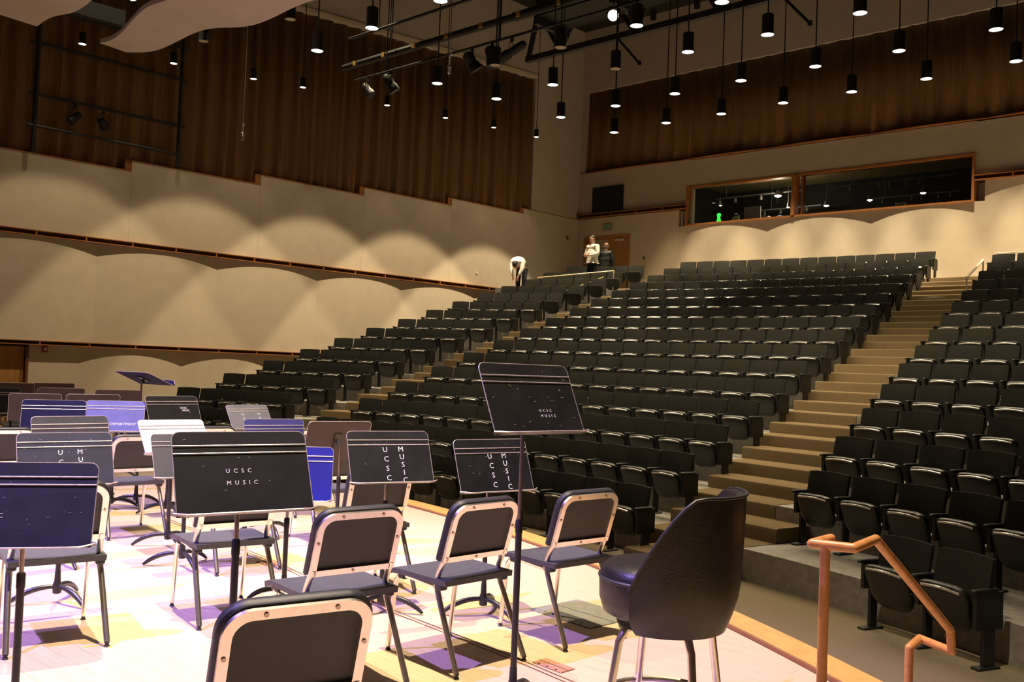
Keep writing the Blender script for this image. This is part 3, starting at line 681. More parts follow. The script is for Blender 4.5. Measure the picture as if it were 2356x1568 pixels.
def cam_px(p):
    v = Vector(p) - M.translation; d = v.dot(Fw); return v.dot(Rt) / d * FPX + 1178, -v.dot(Up) / d * FPX + 784, d
for i in range(16):
    R = RR(i)
    def put(block, s, rank, n, dz, last):
        th = s / R; x, y = polar(R, th); z = ZF(i) + dz
        px, py, d = cam_px((x, y, z + 0.6)); seats.append(dict(b=block, i=i, s=s, k=rank, n=n, x=x, y=y, z=z, th=th, d=d, last=last))
    wc = (CR_S[i] - CL_S[i]) / 14
    for k in range(14): put('centre', CL_S[i] + wc * (k + 0.5), k, 14, 0, k == 13)
    if i <= 14:
        for k in range(5): put('left', LEFT_S[i] + LW / 5 * (k + 0.5), k, 5, LDZ[i], k == 4)
    if i >= 1:
        nmax = 2 if i == 15 else 9; k = 0
        while k < nmax:
            s = RL_S[i] + 0.585 * (k + 0.5); x, y = polar(R, (s - 0.29) / R)
            if i < 15 and cam_px((x, y, ZT(i)))[0] > 2375: break
            put('right', s, k, nmax, 0, i == 15 and k == 1); k += 1
seats.sort(key=lambda q: q['d'])
CNT = ['one', 'two', 'three', 'four', 'five', 'six', 'seven', 'eight', 'nine', 'ten', 'eleven', 'twelve', 'thirteen', 'fourteen', 'fifteen', 'sixteen']
for q in seats[:300]:
    rowname = 'front row' if q['i'] == 15 else ('rearmost row' if q['i'] == 0 else 'row %s from the front' % CNT[15 - q['i']])
    if q['b'] == 'centre': lab = 'black folding theatre seat, centre block, %s, %s from the right aisle' % (rowname, ORD[14 - q['k']])
    elif q['b'] == 'left': lab = 'black folding theatre seat, left block, %s, %s from the left aisle' % (rowname, ORD[5 - q['k']])
    else: lab = 'black folding theatre seat, right block, %s, %s from the right aisle' % (rowname, ORD[q['k'] + 1])
    t = thing('theatre_seat', lab, 'seat', (q['x'], q['y'], q['z']), PI - q['th'], 'black folding seats in the auditorium rows')
    link('backrest', BACK, t); p = link('seat', PAN, t); link('trim_strip', STRIP, p); link('number_plate', PLATE, p)
    link('armrest', ARM, t); link('standard', STD, t)
    if q['last']: link('armrest', ARM2, t); link('standard', STD2, t)
far = MB()
for q in seats[300:]:
    mt = Matrix.Translation((q['x'], q['y'], q['z'])) @ Matrix.Rotation(PI - q['th'], 4, 'Z')
    for me in (BACK, PAN, ARM, STD): far.add([mt @ v.co for v in me.vertices], [tuple(f.vertices) for f in me.polygons])
o = tag(far.obj('far_theatre_seats', 'seatfab', smooth=40), 'dense far rows of black theatre seats along the back of the hall', 'seats'); o['kind'] = 'stuff'

# ------------------------------------------------------------------ pendant lamps
PEN = [(-12.0, 8.58, 6.33, 1), (-10.5, 8.44, 6.32, 1), (-11.9, 11.08, 6.44, 1), (-11.8, 12.51, 6.5, 1), (-10.39, 12.45, 6.5, 1), (-11.79, 14.42, 6.59, 1), (-8.96, 8.34, 6.32, 1), (-8.99, 12.38, 6.5, 0), (-10.41, 14.38, 6.59, 1), (-11.76, 16.23, 6.67, 1), (-8.97, 10.9, 6.43, 0), (-7.52, 10.83, 6.43, 1), (-7.6, 12.36, 6.5, 1), (-9.05, 14.32, 6.58, 1), (-10.42, 16.19, 6.67, 1), (-6.14, 10.79, 6.43, 1), (-6.28, 12.39, 6.5, 1), (-7.74, 14.34, 6.59, 1), (-9.16, 16.22, 6.67, 1), (-6.4, 14.33, 6.58, 1), (-7.85, 16.2, 6.67, 1), (-4.91, 12.37, 6.5, 1), (-5.09, 14.39, 6.59, 1), (-6.56, 16.24, 6.67, 1), (-5.27, 16.23, 6.67, 1), (-3.69, 14.26, 6.58, 1), (-3.86, 16.09, 6.66, 1), (-16.41, 9.09, 7.55, 0), (-14.08, 9.46, 7.57, 0), (-10.37, 10.94, 6.43, 0)]
WALLPEN = [(-20.98, 8.71, 8.33), (-20.87, 10.82, 8.45), (-20.76, 12.93, 8.61), (-20.69, 14.39, 8.75), (-20.55, 17.2, 8.92), (-20.44, 19.43, 9.05), (-20.33, 21.48, 9.19), (-20.23, 23.48, 9.3)]
R0 = 0.10
bodym = MB().lathe([(R0 * 0.80, 0.30), (R0 * 0.86, 0.285), (R0 * 0.86, 0.03), (R0, 0.0), (R0 * 0.93, 0.0), (R0 * 0.80, 0.05), (R0 * 0.8, 0.06)], 20, cap0=True, cap1=True).mesh('housing', MT['penblk'], 40)
glowm = MB().lathe([(R0 * 0.91, 0.006), (R0 * 0.82, 0.028), (0.01, 0.03)], 20, cap0=True, cap1=True)
glow_on = glowm.mesh('lamp_face', MT['lampon'], 40); glow_off = glowm.mesh('lamp_face', MT['lampoff'], 40)
def pendant(x, y, z, on, label, group, power, cone, blend=0.5, sc=1.0):
    t = thing('pendant_lamp', label, 'pendant lamp', (x, y, z - 0.02), 0, group)
    a = link('housing', bodym, t); c = link('lamp_face', glow_on if on else glow_off, t)
    a.scale = c.scale = (sc, sc, sc)
    MB().tube([(0, 0, 0.29 * sc), (0, 0, 14.32 - z)], 0.011, 6).obj('cable', 'cable', t)
    if on:
        l = D.lights.new('pendant_light', 'SPOT'); l.energy = power; l.color = WARM; l.spot_size = rad(cone); l.spot_blend = blend; l.shadow_soft_size = 0.06
        o = D.objects.new('pendant_light', l); COL.objects.link(o); o.parent = t; o.location = (0, 0, -0.02)
PENS = sorted(PEN, key=lambda p: cam_px(p[:3])[0])
lit = [p for p in PENS if p[3]]; off = [p for p in PENS if not p[3]]
for k, p in enumerate(lit): pendant(*p, 'lit black cylinder pendant lamp over the seats, %s from the left of these' % ORD[k + 1], 'pendant lamps over the seats', PENDANT_W, 118, 0.8)
for k, p in enumerate(off): pendant(*p, 'unlit black cylinder pendant lamp, %s from the left of the unlit ones' % ORD[k + 1], 'unlit pendant lamps', 0, 90)
for k, p in enumerate(WALLPEN): pendant(*p, 1, 'small lit pendant lamp in the row along the left wall, %s from the left' % ORD[k + 1], 'pendant lamps along the left wall', PENDANT_W * 0.22, 84, 0.3, 0.86)
for k, x in enumerate((-14.0, -10.2, -6.4, -2.6)):  # downlight row added to fill the dark gap over the rear rows
    t = thing('added_downlight', 'added unseen fill-light can over the rear seats, %s from the left, above the picture' % ORD[k + 1], 'ceiling lamp', (x, 20.6, 13.2), 0, 'added fill-light cans over the rear seats')
    MB().lathe([(0.09, 0.3), (0.1, 0.28), (0.1, 0.0), (0.085, 0.0), (0.085, 0.05)], 14, cap1=True).obj('housing', 'penblk', t)
    MB().tube([(0, 0, 0.3), (0, 0, 1.12)], 0.012, 6).obj('stem', 'cable', t)
    l = spot('added_downlight_light', (0, 0, -0.02), (0, 0, -2), 1500, WARM, 62, 0.9, 0.3); l.parent = t
# wall washers: cans on the ceiling pipes, one per wall panel, above the picture
for k in range(1, 6):
    yy = (steps_y[k] + steps_y[k + 1]) / 2
    pz = 13.2; p = wall_pt(yy, pz, 4.5)
    t = thing('wall_washer', 'black ceiling can washing the left wall, %s from the stage, above the picture' % ORD[k], 'ceiling lamp', p, 0, 'ceiling cans along the left wall')
    MB().lathe([(0.09, 0.3), (0.1, 0.28), (0.1, 0.0), (0.085, 0.0), (0.085, 0.05)], 14, cap1=True).obj('housing', 'penblk', t)
    MB().tube([(0, 0, 0.3), (0, 0, 1.12)], 0.012, 6).obj('stem', 'cable', t)
    l = spot('wall_washer_light', (0, 0, -0.02), (0, 0, -2), WALLWASH_W * (0.28 + 0.20 * k), WARM, 62, 0.08, 0.10); l.parent = t
for k, x in enumerate((-17.05, -15.4, -13.74, -12.07, -10.4, -8.85, -7.3, -5.75, -4.2, -2.65)):
    t = thing('wall_washer', 'black ceiling can washing the back wall, %s from the left, above the picture' % ORD[k + 1], 'ceiling lamp', (x, YB - 2.0, 13.2), 0, 'ceiling cans along the back wall')
    MB().lathe([(0.09, 0.3), (0.1, 0.28), (0.1, 0.0), (0.085, 0.0), (0.085, 0.05)], 14, cap1=True).obj('housing', 'penblk', t)
    MB().tube([(0, 0, 0.3), (0, 0, 1.12)], 0.012, 6).obj('stem', 'cable', t)
    l = spot('wall_washer_light', (0, 0, -0.02), (0, 0, -2), BACKWASH_W * (0.5 if k == 0 else 1), WARM, 34 if k == 0 else 38, 0.35, 0.04); l.parent = t

# ------------------------------------------------------------------ rigging
def pipe(name, a, b, r, label, clips=0, cat='pipe'):
    t = thing(name, label, cat, a)
    v = Vector(b) - Vector(a)
    MB().tube([(0, 0, 0), v], r, 10).obj('pipe', 'rig', t)
    for k in range(clips):
        u = (k + 0.5) / clips; MB().obox(v * u + Vector((0, -r, 0)), (0.05, 0, 0), (0, 0.02, 0), (0, 0, 0.05)).obj('clip', 'clip', t)
    for u in (0.12, 0.5, 0.88): MB().tube([v * u, v * u + Vector((0, 0, 14.3 - a[2]))], 0.014, 6).obj('hanger', 'rig', t)
    return t
pipe('lighting_bar', (-17.88, 13.57, 8.5), (-3.5, 13.57, 8.5), 0.075, 'thick black lighting bar with yellow clips above the left seats', 14)
pipe('lighting_pipe', (-17.17, 13.38, 8.02), (-8.0, 13.38, 8.02), 0.027, 'thin black pipe carrying spotlights just below the thick bar')
pipe('lighting_pipe', (-16.87, 12.92, 8.8), (-8.2, 12.92, 8.8), 0.032, 'thin black pipe higher and nearer than the thick lighting bar')
def truss(y, z, x0, x1, h, label):
    t = thing('roof_truss', label, 'truss', (x0, y, z)); L = x1 - x0
    MB().box(0, L, -0.07, 0.07, -0.07, 0.07).obj('bottom_chord', 'rig', t); MB().box(-0.5, L, -0.09, 0.09, h - 0.09, h + 0.09).obj('top_chord', 'rig', t)
    n = int(L / 2.2)
    for k in range(n):
        xa = L * k / n; xm = L * (k + 0.5) / n; xb = L * (k + 1) / n
        if k == 0: MB().tube([(0.05, 0, 0), (0.35, 0, h)], 0.07, 6).obj('web_bar', 'rig', t)
        for xs, xe in ((xm, xa + 0.3), (xm, xb - 0.3)): MB().tube([(xs, 0, 0.02), (xe, 0, h)], 0.055, 6).obj('web_bar', 'rig', t)
        MB().tube([(xm, 0, 0), (xm, 0, h)], 0.05, 6).obj('web_bar', 'rig', t)
    return t
truss(17.9, 9.5, -15.85, 2.0, 1.25, 'black steel roof truss in front of the back wall')
truss(11.6, 9.3, -14.2, 2.0, 1.3, 'black steel roof truss above the middle of the seats')
t = thing('catwalk', 'black catwalk deck under the ceiling', 'catwalk', (-14.35, 16.45, 9.85))
MB().box(0, 17, 0, 1.1, 0, 0.10).obj('deck', 'rig', t); MB().box(0, 17, 0, 0.05, 0.1, 1.5).obj('toe_board', 'rig', t); MB().box(0, 17, 1.05, 1.1, 0.1, 1.5).obj('toe_board', 'rig', t)
for k in range(8): MB().box(2.2 * k, 2.2 * k + 0.12, -0.05, 1.15, -0.2, 0.0).obj('joist', 'rig', t)
for k in range(5):
    for yy in (0.02, 1.04): MB().tube([(4.0 * k + 0.1, yy, 0.1), (4.0 * k + 0.1, yy, 4.45)], 0.03, 6).obj('hanger', 'rig', t)
# sloped brace and lone rod seen against the back wall
t = tag(MB().tube([(-12.95, 17.86, 9.46), (-12.29, 17.86, 8.72)], 0.03, 8).lathe([(0.05, -0.05), (0.05, 0.05)], 8, (-12.29, 17.86, 8.72)).obj('brace_rod', 'rig'), 'short black rod slanting down from the rear truss', 'rod')
t = tag(MB().tube([(-8.75, 17.86, 9.46), (-8.12, 17.86, 8.74)], 0.03, 8).lathe([(0.05, -0.05), (0.05, 0.05)], 8, (-8.12, 17.86, 8.74)).obj('brace_rod', 'rig'), 'black rod slanting down from the rear truss at the top right', 'rod')
def fixture(x, y, z, ry, rz, label, drop=0.28, r=0.10, ln=0.34, glow=False):
    t = thing('stage_spotlight', label, 'spotlight', (x, y, z), rz)
    MB().obox((0, 0, -0.03), (0.03, 0, 0), (0, 0.02, 0), (0, 0, 0.045)).obj('clamp', 'rig', t)
    MB().tube([(0, -0.13, -drop), (0, -0.13, -0.14), (0, -0.1, -0.10), (0, 0.1, -0.10), (0, 0.13, -0.14), (0, 0.13, -drop)], 0.008, 6).obj('yoke', 'rig', t)
    b = MB().lathe([(r * 0.5, ln * 0.55), (r * 0.8, ln * 0.45), (r * 0.85, ln * 0.1), (r * 0.8, -0.02), (r, -0.06), (r * 1.05, -ln * 0.45), (r * 0.9, -ln * 0.45)], 16).obj('body', 'rig', t, smooth=40)
    b.location = (0, 0, -drop); b.rotation_euler = (0, ry, 0)
    e = MB().lathe([(r * 0.88, -ln * 0.452), (0.01, -ln * 0.46)], 16).obj('lens', 'lampon' if glow else 'lens', b)
    return t
fixture(-16.68, 13.38, 7.99, rad(40), rad(200), 'small black spotlight, leftmost under the thin pipe')
fixture(-15.90, 13.38, 7.99, rad(35), rad(230), 'black spotlight, second from the left under the thin pipe', r=0.13, ln=0.42)
fixture(-13.36, 13.38, 7.99, rad(35), rad(235), 'round black spotlight hanging at the middle of the thin pipe', r=0.14, ln=0.40)
fixture(-12.79, 13.38, 7.99, rad(15), rad(210), 'upright black spotlight right of the round one', r=0.14, ln=0.40)
fixture(-12.26, 13.38, 7.99, rad(62), rad(20), 'long black spotlight tilted at the right of the spotlight group', r=0.10, ln=0.60)
fx = fixture(-10.85, 14.8, 8.85, rad(68), rad(126), 'dazzling lit spotlight near the top centre', r=0.12, ln=0.36, glow=True)
fixture(-10.3, 14.75, 8.85, rad(40), rad(-20), 'black spotlight beside the dazzling one', r=0.12)
# lighting ladder on the left wall
t = thing('lighting_ladder', 'black pipe ladder frame standing against the left curtain', 'ladder frame', wall_pt(8.25, 5.98, 0.20))
base = wall_pt(8.25, 5.98, 0.20)
P0 = lambda yy, z: wall_pt(yy, z, 0.20) - base
for yy, zt in ((8.25, 9.2), (11.66, 9.6)): MB().tube([P0(yy, 5.98 if yy < 10 else 6.24), P0(yy, zt)], 0.045, 8).obj('upright', 'rig', t)
for z in (6.56, 7.28, 8.46, 9.3): MB().tube([P0(8.1, z), P0(11.8, z)], 0.035, 8).obj('crossbar', 'rig', t)
p = wall_pt(9.12, 7.24, 0.20); fixture(p.x, p.y, p.z, rad(45), rad(95), 'black spotlight with dark red lens, left one on the wall ladder', drop=0.32)
p = wall_pt(9.78, 7.24, 0.20); fixture(p.x, p.y, p.z, rad(70), rad(-40), 'black spotlight facing the stage, right one on the wall ladder', drop=0.32)
# far left truss and lamp between the clouds
t = thing('roof_truss', 'dark steel truss between the two white ceiling clouds', 'truss', (-19.6, 7.0, 8.4))
MB().box(0, 1.5, 0, 0.3, 0, 0.5).obj('bottom_chord', 'rig', t); MB().tube([(0.2, 0.1, 0.2), (0.5, 0.7, 1.4)], 0.06, 6).obj('web_bar', 'rig', t)
MB().obox((0.55, 0.75, 0.0), (0.10, 0.95, 0), (0.09, -0.02, 0), (0, 0, 0.16)).obj('cross_beam', 'rig', t)
MB().tube([(0.5, 0.2, 0.4), (0.5, 0.2, 5.9)], 0.03, 6).obj('hanger', 'rig', t)
fixture(-18.0, 8.4, 8.85, rad(70), rad(155), 'lit spotlight at the top edge between the two white clouds', glow=True)
# cans of the stage electrics, above the picture
for k, (x, y_, z) in enumerate(((-2.9, 3.1, 8.5), (-7.2, 3.3, 8.5), (-5.4, -1.6, 8.0), (-9.3, -1.0, 8.0))):
    t = thing('stage_downlight', 'black stage lamp can above the picture, %s from the right' % ORD[(1, 3, 2, 4)[k]], 'stage lamp', (x, y_, z + 0.05), 0, 'stage lamp cans')
    MB().lathe([(0.10, 0.42), (0.13, 0.38), (0.13, 0.0), (0.115, 0.0), (0.115, 0.06)], 16, cap1=True).obj('housing', 'rig', t)
    MB().tube([(0, 0, 0.40), (0, 0, 14.3 - z - 0.05)], 0.02, 6).obj('stem', 'rig', t)
# hanging microphones
def mic(x, y, z, z1, label):
    t = thing('hanging_microphone', label, 'microphone', (x, y, z))
    MB().tube([(0, 0, 0.25), (0.01, 0, z1 - z)], 0.006, 6).obj('cable', 'silver', t)
    MB().lathe([(0.012, -0.09), (0.022, -0.085), (0.022, 0.0), (0.03, 0.01), (0.03, 0.03), (0.012, 0.05), (0.012, 0.16), (0.02, 0.17), (0.008, 0.25)], 12).obj('capsule', 'silver', t, smooth=40)
    MB().obox((0.02, 0, 0.19), (0.03, 0, 0.015), (0, 0.008, 0), (-0.004, 0, 0.008)).obj('clamp', 'silver', t)
mic(-10.07, 9.61, 5.95, 14.3, 'silver microphone hanging on a thin cable at upper centre')
mic(-14.16, 8.66, 5.30, 14.3, 'small silver microphone hanging before the left curtain')

# ------------------------------------------------------------------ ceiling clouds over the stage
def cloud(x0, x1, y0, y1, yb0, yb1, z, label, ph):
    n = 40; rings = []
    for k in range(n + 1):
        u = k / n; x = x0 + (x1 - x0) * u; zz = z + 0.07 * math.sin(u * (x1 - x0) * 2 * PI / 2.6 + ph); ya = y0 + (yb0 - y0) * u; yb = y1 + (yb1 - y1) * u
        rings.append([(x, ya, zz), (x, yb, zz - 0.03), (x, yb, zz + 0.05), (x, ya, zz + 0.08)])
    t = thing('acoustic_cloud', label, 'acoustic panel', (0, 0, 0))
    MB().loft(rings, True, True).obj('panel', 'cloud', t, smooth=40)
    for u in (0.15, 0.5, 0.85):
        x = x0 + (x1 - x0) * u; MB().tube([(x, (y0 + y1) / 2, z + 0.05), (x, (y0 + y1) / 2, 14.3)], 0.008, 6).obj('cable', 'cable', t)
    return t
cloud(-16.75, -11.3, 7.26, 7.76, 6.62, 8.50, 7.0, 'large white wavy acoustic cloud panel at the upper left', 2.6)
cloud(-16.75, -8.0, 5.2, 6.18, 4.6, 6.1, 7.0, 'white acoustic cloud panel cut by the top left corner', 0.6)

# ------------------------------------------------------------------ musician chairs
def rr_outline(w, h, r, n=6):
    """inverted U: from bottom left up over rounded top to bottom right (x,z)"""
    pts = [(-w, 0)]
    for k in range(n + 1): a = PI - (PI / 2) * k / n; pts.append((-w + r + r * math.cos(a), h - r + r * math.sin(a)))
    for k in range(n + 1): a = PI / 2 - (PI / 2) * k / n; pts.append((w - r + r * math.cos(a), h - r + r * math.sin(a)))
    pts.append((w, 0)); return pts
B0 = Vector((0, 0.146, 0.512)); B1 = Vector((0, 0.055, 0.805)); bu = (B1 - B0).normalized(); bh = (B1 - B0).length; bn = Vector((0, bu.z, -bu.y))  # bn points forward
def bp(x, h, d): return Vector((x, 0, 0)) + B0 + bu * h + bn * d
def chair_parts():
    P = {}
    pad = MB(); ol = rr_outline(0.222, bh, 0.085, 7)
    def ring(s, d): return [bp(x * s, (h - bh / 2) * (1 - (1 - s) * 1.2) + bh / 2, d + 0.012 * (1 - (x / 0.22) ** 2) * 0) for x, h in ol]
    pad.loft([ring(0.97, 0.004), ring(1.0, 0.012), ring(1.0, 0.034), ring(0.96, 0.046)], True, True); P['backrest'] = (pad.mesh('backrest', MT['plastic'], 40), 1)
    fr_ = MB(); o1 = rr_outline(0.213, bh - 0.012, 0.078, 7); o2 = rr_outline(0.183, bh - 0.042, 0.052, 7)
    rings = [[bp(a[0], a[1], 0.004), bp(a[0], a[1], -0.012), bp(b_[0], b_[1], -0.012), bp(b_[0], b_[1], 0.004)] for a, b_ in zip(o1, o2)]
    fr_.loft(rings, True, True)
    fr_.obox(bp(0, 0.012, -0.005), (0.19, 0, 0), bu * 0.014, bn * 0.007)
    P['back_frame'] = (fr_.mesh('back_frame', MT['chrome'], 40), 1)
    sc = []
    for x, h in ((-0.10, bh - 0.027), (0.10, bh - 0.027), (-0.198, bh * 0.52), (0.198, bh * 0.52), (0.0, 0.012)):
        m = MB(); c = bp(x, h, -0.012); m.loft([[c + Vector((math.cos(a) * 0.007, 0, 0)) + bu * math.sin(a) * 0.007 - bn * dd for a in [2 * PI * k / 8 for k in range(8)]] for dd in (0, 0.004)], False, True)
        sc.append(m.mesh('screw', MT['rod']))
    P['screw'] = sc
    s = MB(); n = 8; top = []; bot = []
    for j in range(n + 1):
        v = j / n; y = 0.10 + 0.46 * v; hw = 0.235 - 0.012 * (1 - v); rt, rb2 = [], []
        for c in range(n + 1):
            u = 2 * c / n - 1; x = hw * u * (1 - 0.06 * (max(0, 2 * v - 1.6)) * abs(u)); dish = -0.014 * max(0, (1 - u * u * 1.2)) * math.sin(PI * min(1, v * 1.1)); fr2 = -0.02 * max(0, v - 0.85) / 0.15
            rt.append((x, y, 0.430 + dish + fr2)); rb2.append((x * 0.985, y, 0.403 + dish * 0.5 + fr2))
        top.append(rt); bot.append(rb2)
    m_ = n + 1; vs = [p for r_ in top for p in r_] + [p for r_ in bot for p in r_]; o = m_ * m_; fs = []
    for j in range(n):
        for c in range(n): i = j * m_ + c; fs.append((i, i + 1, i + m_ + 1, i + m_)); fs.append((o + i + 1, o + i, o + i + m_, o + i + m_ + 1))
    for c in range(n): fs.append((c + 1, c, o + c, o + c + 1)); i = n * m_ + c; fs.append((i, i + 1, o + i + 1, o + i))
    for j in range(n): i = j * m_; fs.append((i, i + m_, o + i + m_, o + i)); i = j * m_ + n; fs.append((i + m_, i, o + i, o + i + m_))
    s.add(vs, fs); P['seat'] = (s.mesh('seat', MT['seatplasticlit'], 40), 1)
    legs = []
    for sx in (-1, 1):
        m = MB(); m.tube([(sx * 0.222, -0.005, 0.02), (sx * 0.210, 0.145, 0.31), (sx * 0.206, 0.172, 0.365), (sx * 0.203, 0.188, 0.41), (sx * 0.200, 0.178, 0.455), bp(sx * 0.198, 0.03, -0.004)], 0.0155, 10, ry=0.012); legs.append((m.mesh('leg', MT['chrome'], 40), (sx * 0.222, -0.005)))
        m = MB(); m.tube([(sx * 0.205, 0.545, 0.02), (sx * 0.205, 0.515, 0.28), (sx * 0.205, 0.50, 0.36), (sx * 0.204, 0.47, 0.392), (sx * 0.203, 0.40, 0.398), (sx * 0.203, 0.20, 0.388)], 0.0125, 8); legs.append((m.mesh('leg', MT['chrome'], 40), (sx * 0.205, 0.545)))
    P['leg'] = legs
    P['bracket'] = [MB().cbox(sx * 0.20 - 0.022, sx * 0.20 + 0.022, yy, yy + 0.05, 0.378, 0.406, 0.006).mesh('bracket', MT['plastic']) for sx in (-1, 1) for yy in (0.13, 0.42)]
    P['glide'] = [MB().lathe([(0.012, 0.0), (0.014, 0.004), (0.008, 0.012), (0.012, 0.018), (0.012, 0.028)], 10, (lx, ly, 0)).mesh('glide', MT['plastic']) for _, (lx, ly) in legs]
    return P
CP = chair_parts()
def chair(x, y, a, label):
    t = thing('musician_chair', label, 'chair', (x, y, 0.0), rad(a), 'musician chairs on the stage')
    link('backrest', CP['backrest'][0], t); f_ = link('back_frame', CP['back_frame'][0], t); link('seat', CP['seat'][0], t)
    for me in CP['screw']: link('screw', me, f_)
    for (me, _), gm in zip(CP['leg'], CP['glide']): l = link('leg', me, t); link('glide', gm, l)
    for me in CP['bracket']: link('bracket', me, t)
    return t
chair(-2.03, 1.51, 74, 'nearest chair, its black back with chrome frame cropped at the bottom edge')
chair(-3.16, 2.65, 80, 'black chair with chrome frame, left of the three in the foreground row')
chair(-3.03, 3.33, 86, 'black chair with chrome frame, middle of the three in the foreground row')
chair(-2.94, 4.05, 82, 'black chair with chrome frame, right of the three beside the padded stool')
chair(-4.455, 2.85, 78, 'black chair behind the big dark stand at centre left')
chair(-4.59, 1.94, 76, 'black chair behind the dark stand at the lower left edge')
chair(-4.42, 3.83, 75, 'black chair behind the stand with vertical lettering at centre')
chair(-7.06, 3.56, 82, 'chair with dark back between the blue-lit stand and the pale stand')
chair(-7.11, 5.32, 80, 'chair whose top rim shows behind the brown-shaded stand at centre')
chair(-8.0, 2.9, 80, 'chair at the left edge behind the navy stand')
chair(-14.0, 5.16, -100, 'chair facing the camera far left behind the stands')
chair(-14.75, 5.5, -100, 'farthest chair facing the camera at far left near the side wall')
chair(-5.50, 3.57, 80, 'chair mostly hidden behind the big dark stand, second in its line')
chair(-5.85, 4.64, 80, 'chair with only its seat visible behind the blue-lit stand')
chair(-7.66, 4.56, 80, 'chair with only its pale top rim showing above the big dark stand')

# ------------------------------------------------------------------ music stands
DW, DH = 0.255, 0.32
def desk_outline(r=0.03, n=5):
    pts = [(-DW, 0), (DW, 0)]
    for k in range(n + 1): a = (PI / 2) * k / n; pts.append((DW - r + r * math.cos(a), DH - r + r * math.sin(a)))
    for k in range(n + 1): a = PI / 2 + (PI / 2) * k / n; pts.append((-DW + r + r * math.cos(a), DH - r + r * math.sin(a)))
    return pts
DESK_CACHE = {}
def desk_meshes(m):
    if m in DESK_CACHE: return DESK_CACHE[m]
    mm = MT[m]; ol = desk_outline()
    plate = MB().loft([[(x, -0.0015, z) for x, z in ol], [(x, 0.0015, z) for x, z in ol]], True, True).mesh('plate', mm)
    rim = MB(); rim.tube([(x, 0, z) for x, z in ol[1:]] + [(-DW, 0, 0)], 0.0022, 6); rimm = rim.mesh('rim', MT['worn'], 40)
    ribs = []
    for z in (DH - 0.055, DH - 0.085): ribs.append(MB().tube([(-DW + 0.002, -0.002, z), (DW - 0.002, -0.002, z)], 0.0034, 8).mesh('rib', MT['worn'], 40))  # worn metal that also paints in the bright highlight lines of the ribs
    lp = MB(); rings = []
    for k in range(13):
        u = 2 * k / 12 - 1; ex = max(0, abs(u) - 0.86) / 0.14; x = u * DW * 1.06; d = 0.052 * (1 - 0.75 * ex); dz = 0.018 * ex
        rings.append([(x, 0.0015, 0.0 + dz * 0.4), (x, -d, -0.010 + dz), (x, -d - 0.002, -0.004 + dz), (x, -0.0015, 0.004 + dz * 0.4)])
    lp.loft(rings, True, True); lip = lp.mesh('lip', mm, 30)
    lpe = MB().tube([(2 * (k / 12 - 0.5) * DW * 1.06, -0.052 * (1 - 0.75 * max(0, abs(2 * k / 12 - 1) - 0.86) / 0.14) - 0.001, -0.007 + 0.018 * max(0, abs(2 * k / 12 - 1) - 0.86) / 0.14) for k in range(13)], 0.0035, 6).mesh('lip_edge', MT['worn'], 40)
    br = MB().box(-0.03, 0.03, 0.0015, 0.012, 0.10, 0.22); br.tube([(0, 0.01, 0.16), (0, 0.045, 0.15)], 0.014, 8); brk = br.mesh('bracket', MT['tube'])
    riv = MB()
    for x, z in ((-0.02, DH - 0.07), (0.02, DH - 0.07), (-0.02, 0.06), (0.02, 0.06)): riv.lathe([(0.003, 0), (0.003, 0.001)], 6, (0, 0, 0)); 
    DESK_CACHE[m] = (plate, rimm, ribs, lip, lpe, brk); return DESK_CACHE[m]
TXT = {}
def txt(body, size):
    k = (body, size)
    if k not in TXT:
        me = text_mesh(body, size, 0.0004); me.materials.clear(); me.materials.append(MT['letter']); TXT[k] = me
    return TXT[k]
leg_me = []
for k in range(3):
    a = 2 * PI * k / 3 + 0.5; c, s_ = math.cos(a), math.sin(a); pts = []
    for j in range(8):
        u = j / 7; r_ = 0.02 + 0.235 * u; z = 0.092 - 0.082 * u ** 2.4; pts.append((c * r_, s_ * r_, z))
    m = MB(); m.tube(pts, [0.013, 0.014, 0.015, 0.016, 0.016, 0.015, 0.013, 0.009], 8); leg_me.append(m.mesh('leg', MT['tube'], 50))
hub_me = MB().lathe([(0.014, 0.05), (0.024, 0.055), (0.026, 0.10), (0.018, 0.125), (0.016, 0.18)], 14).mesh('hub', MT['tube'], 40)
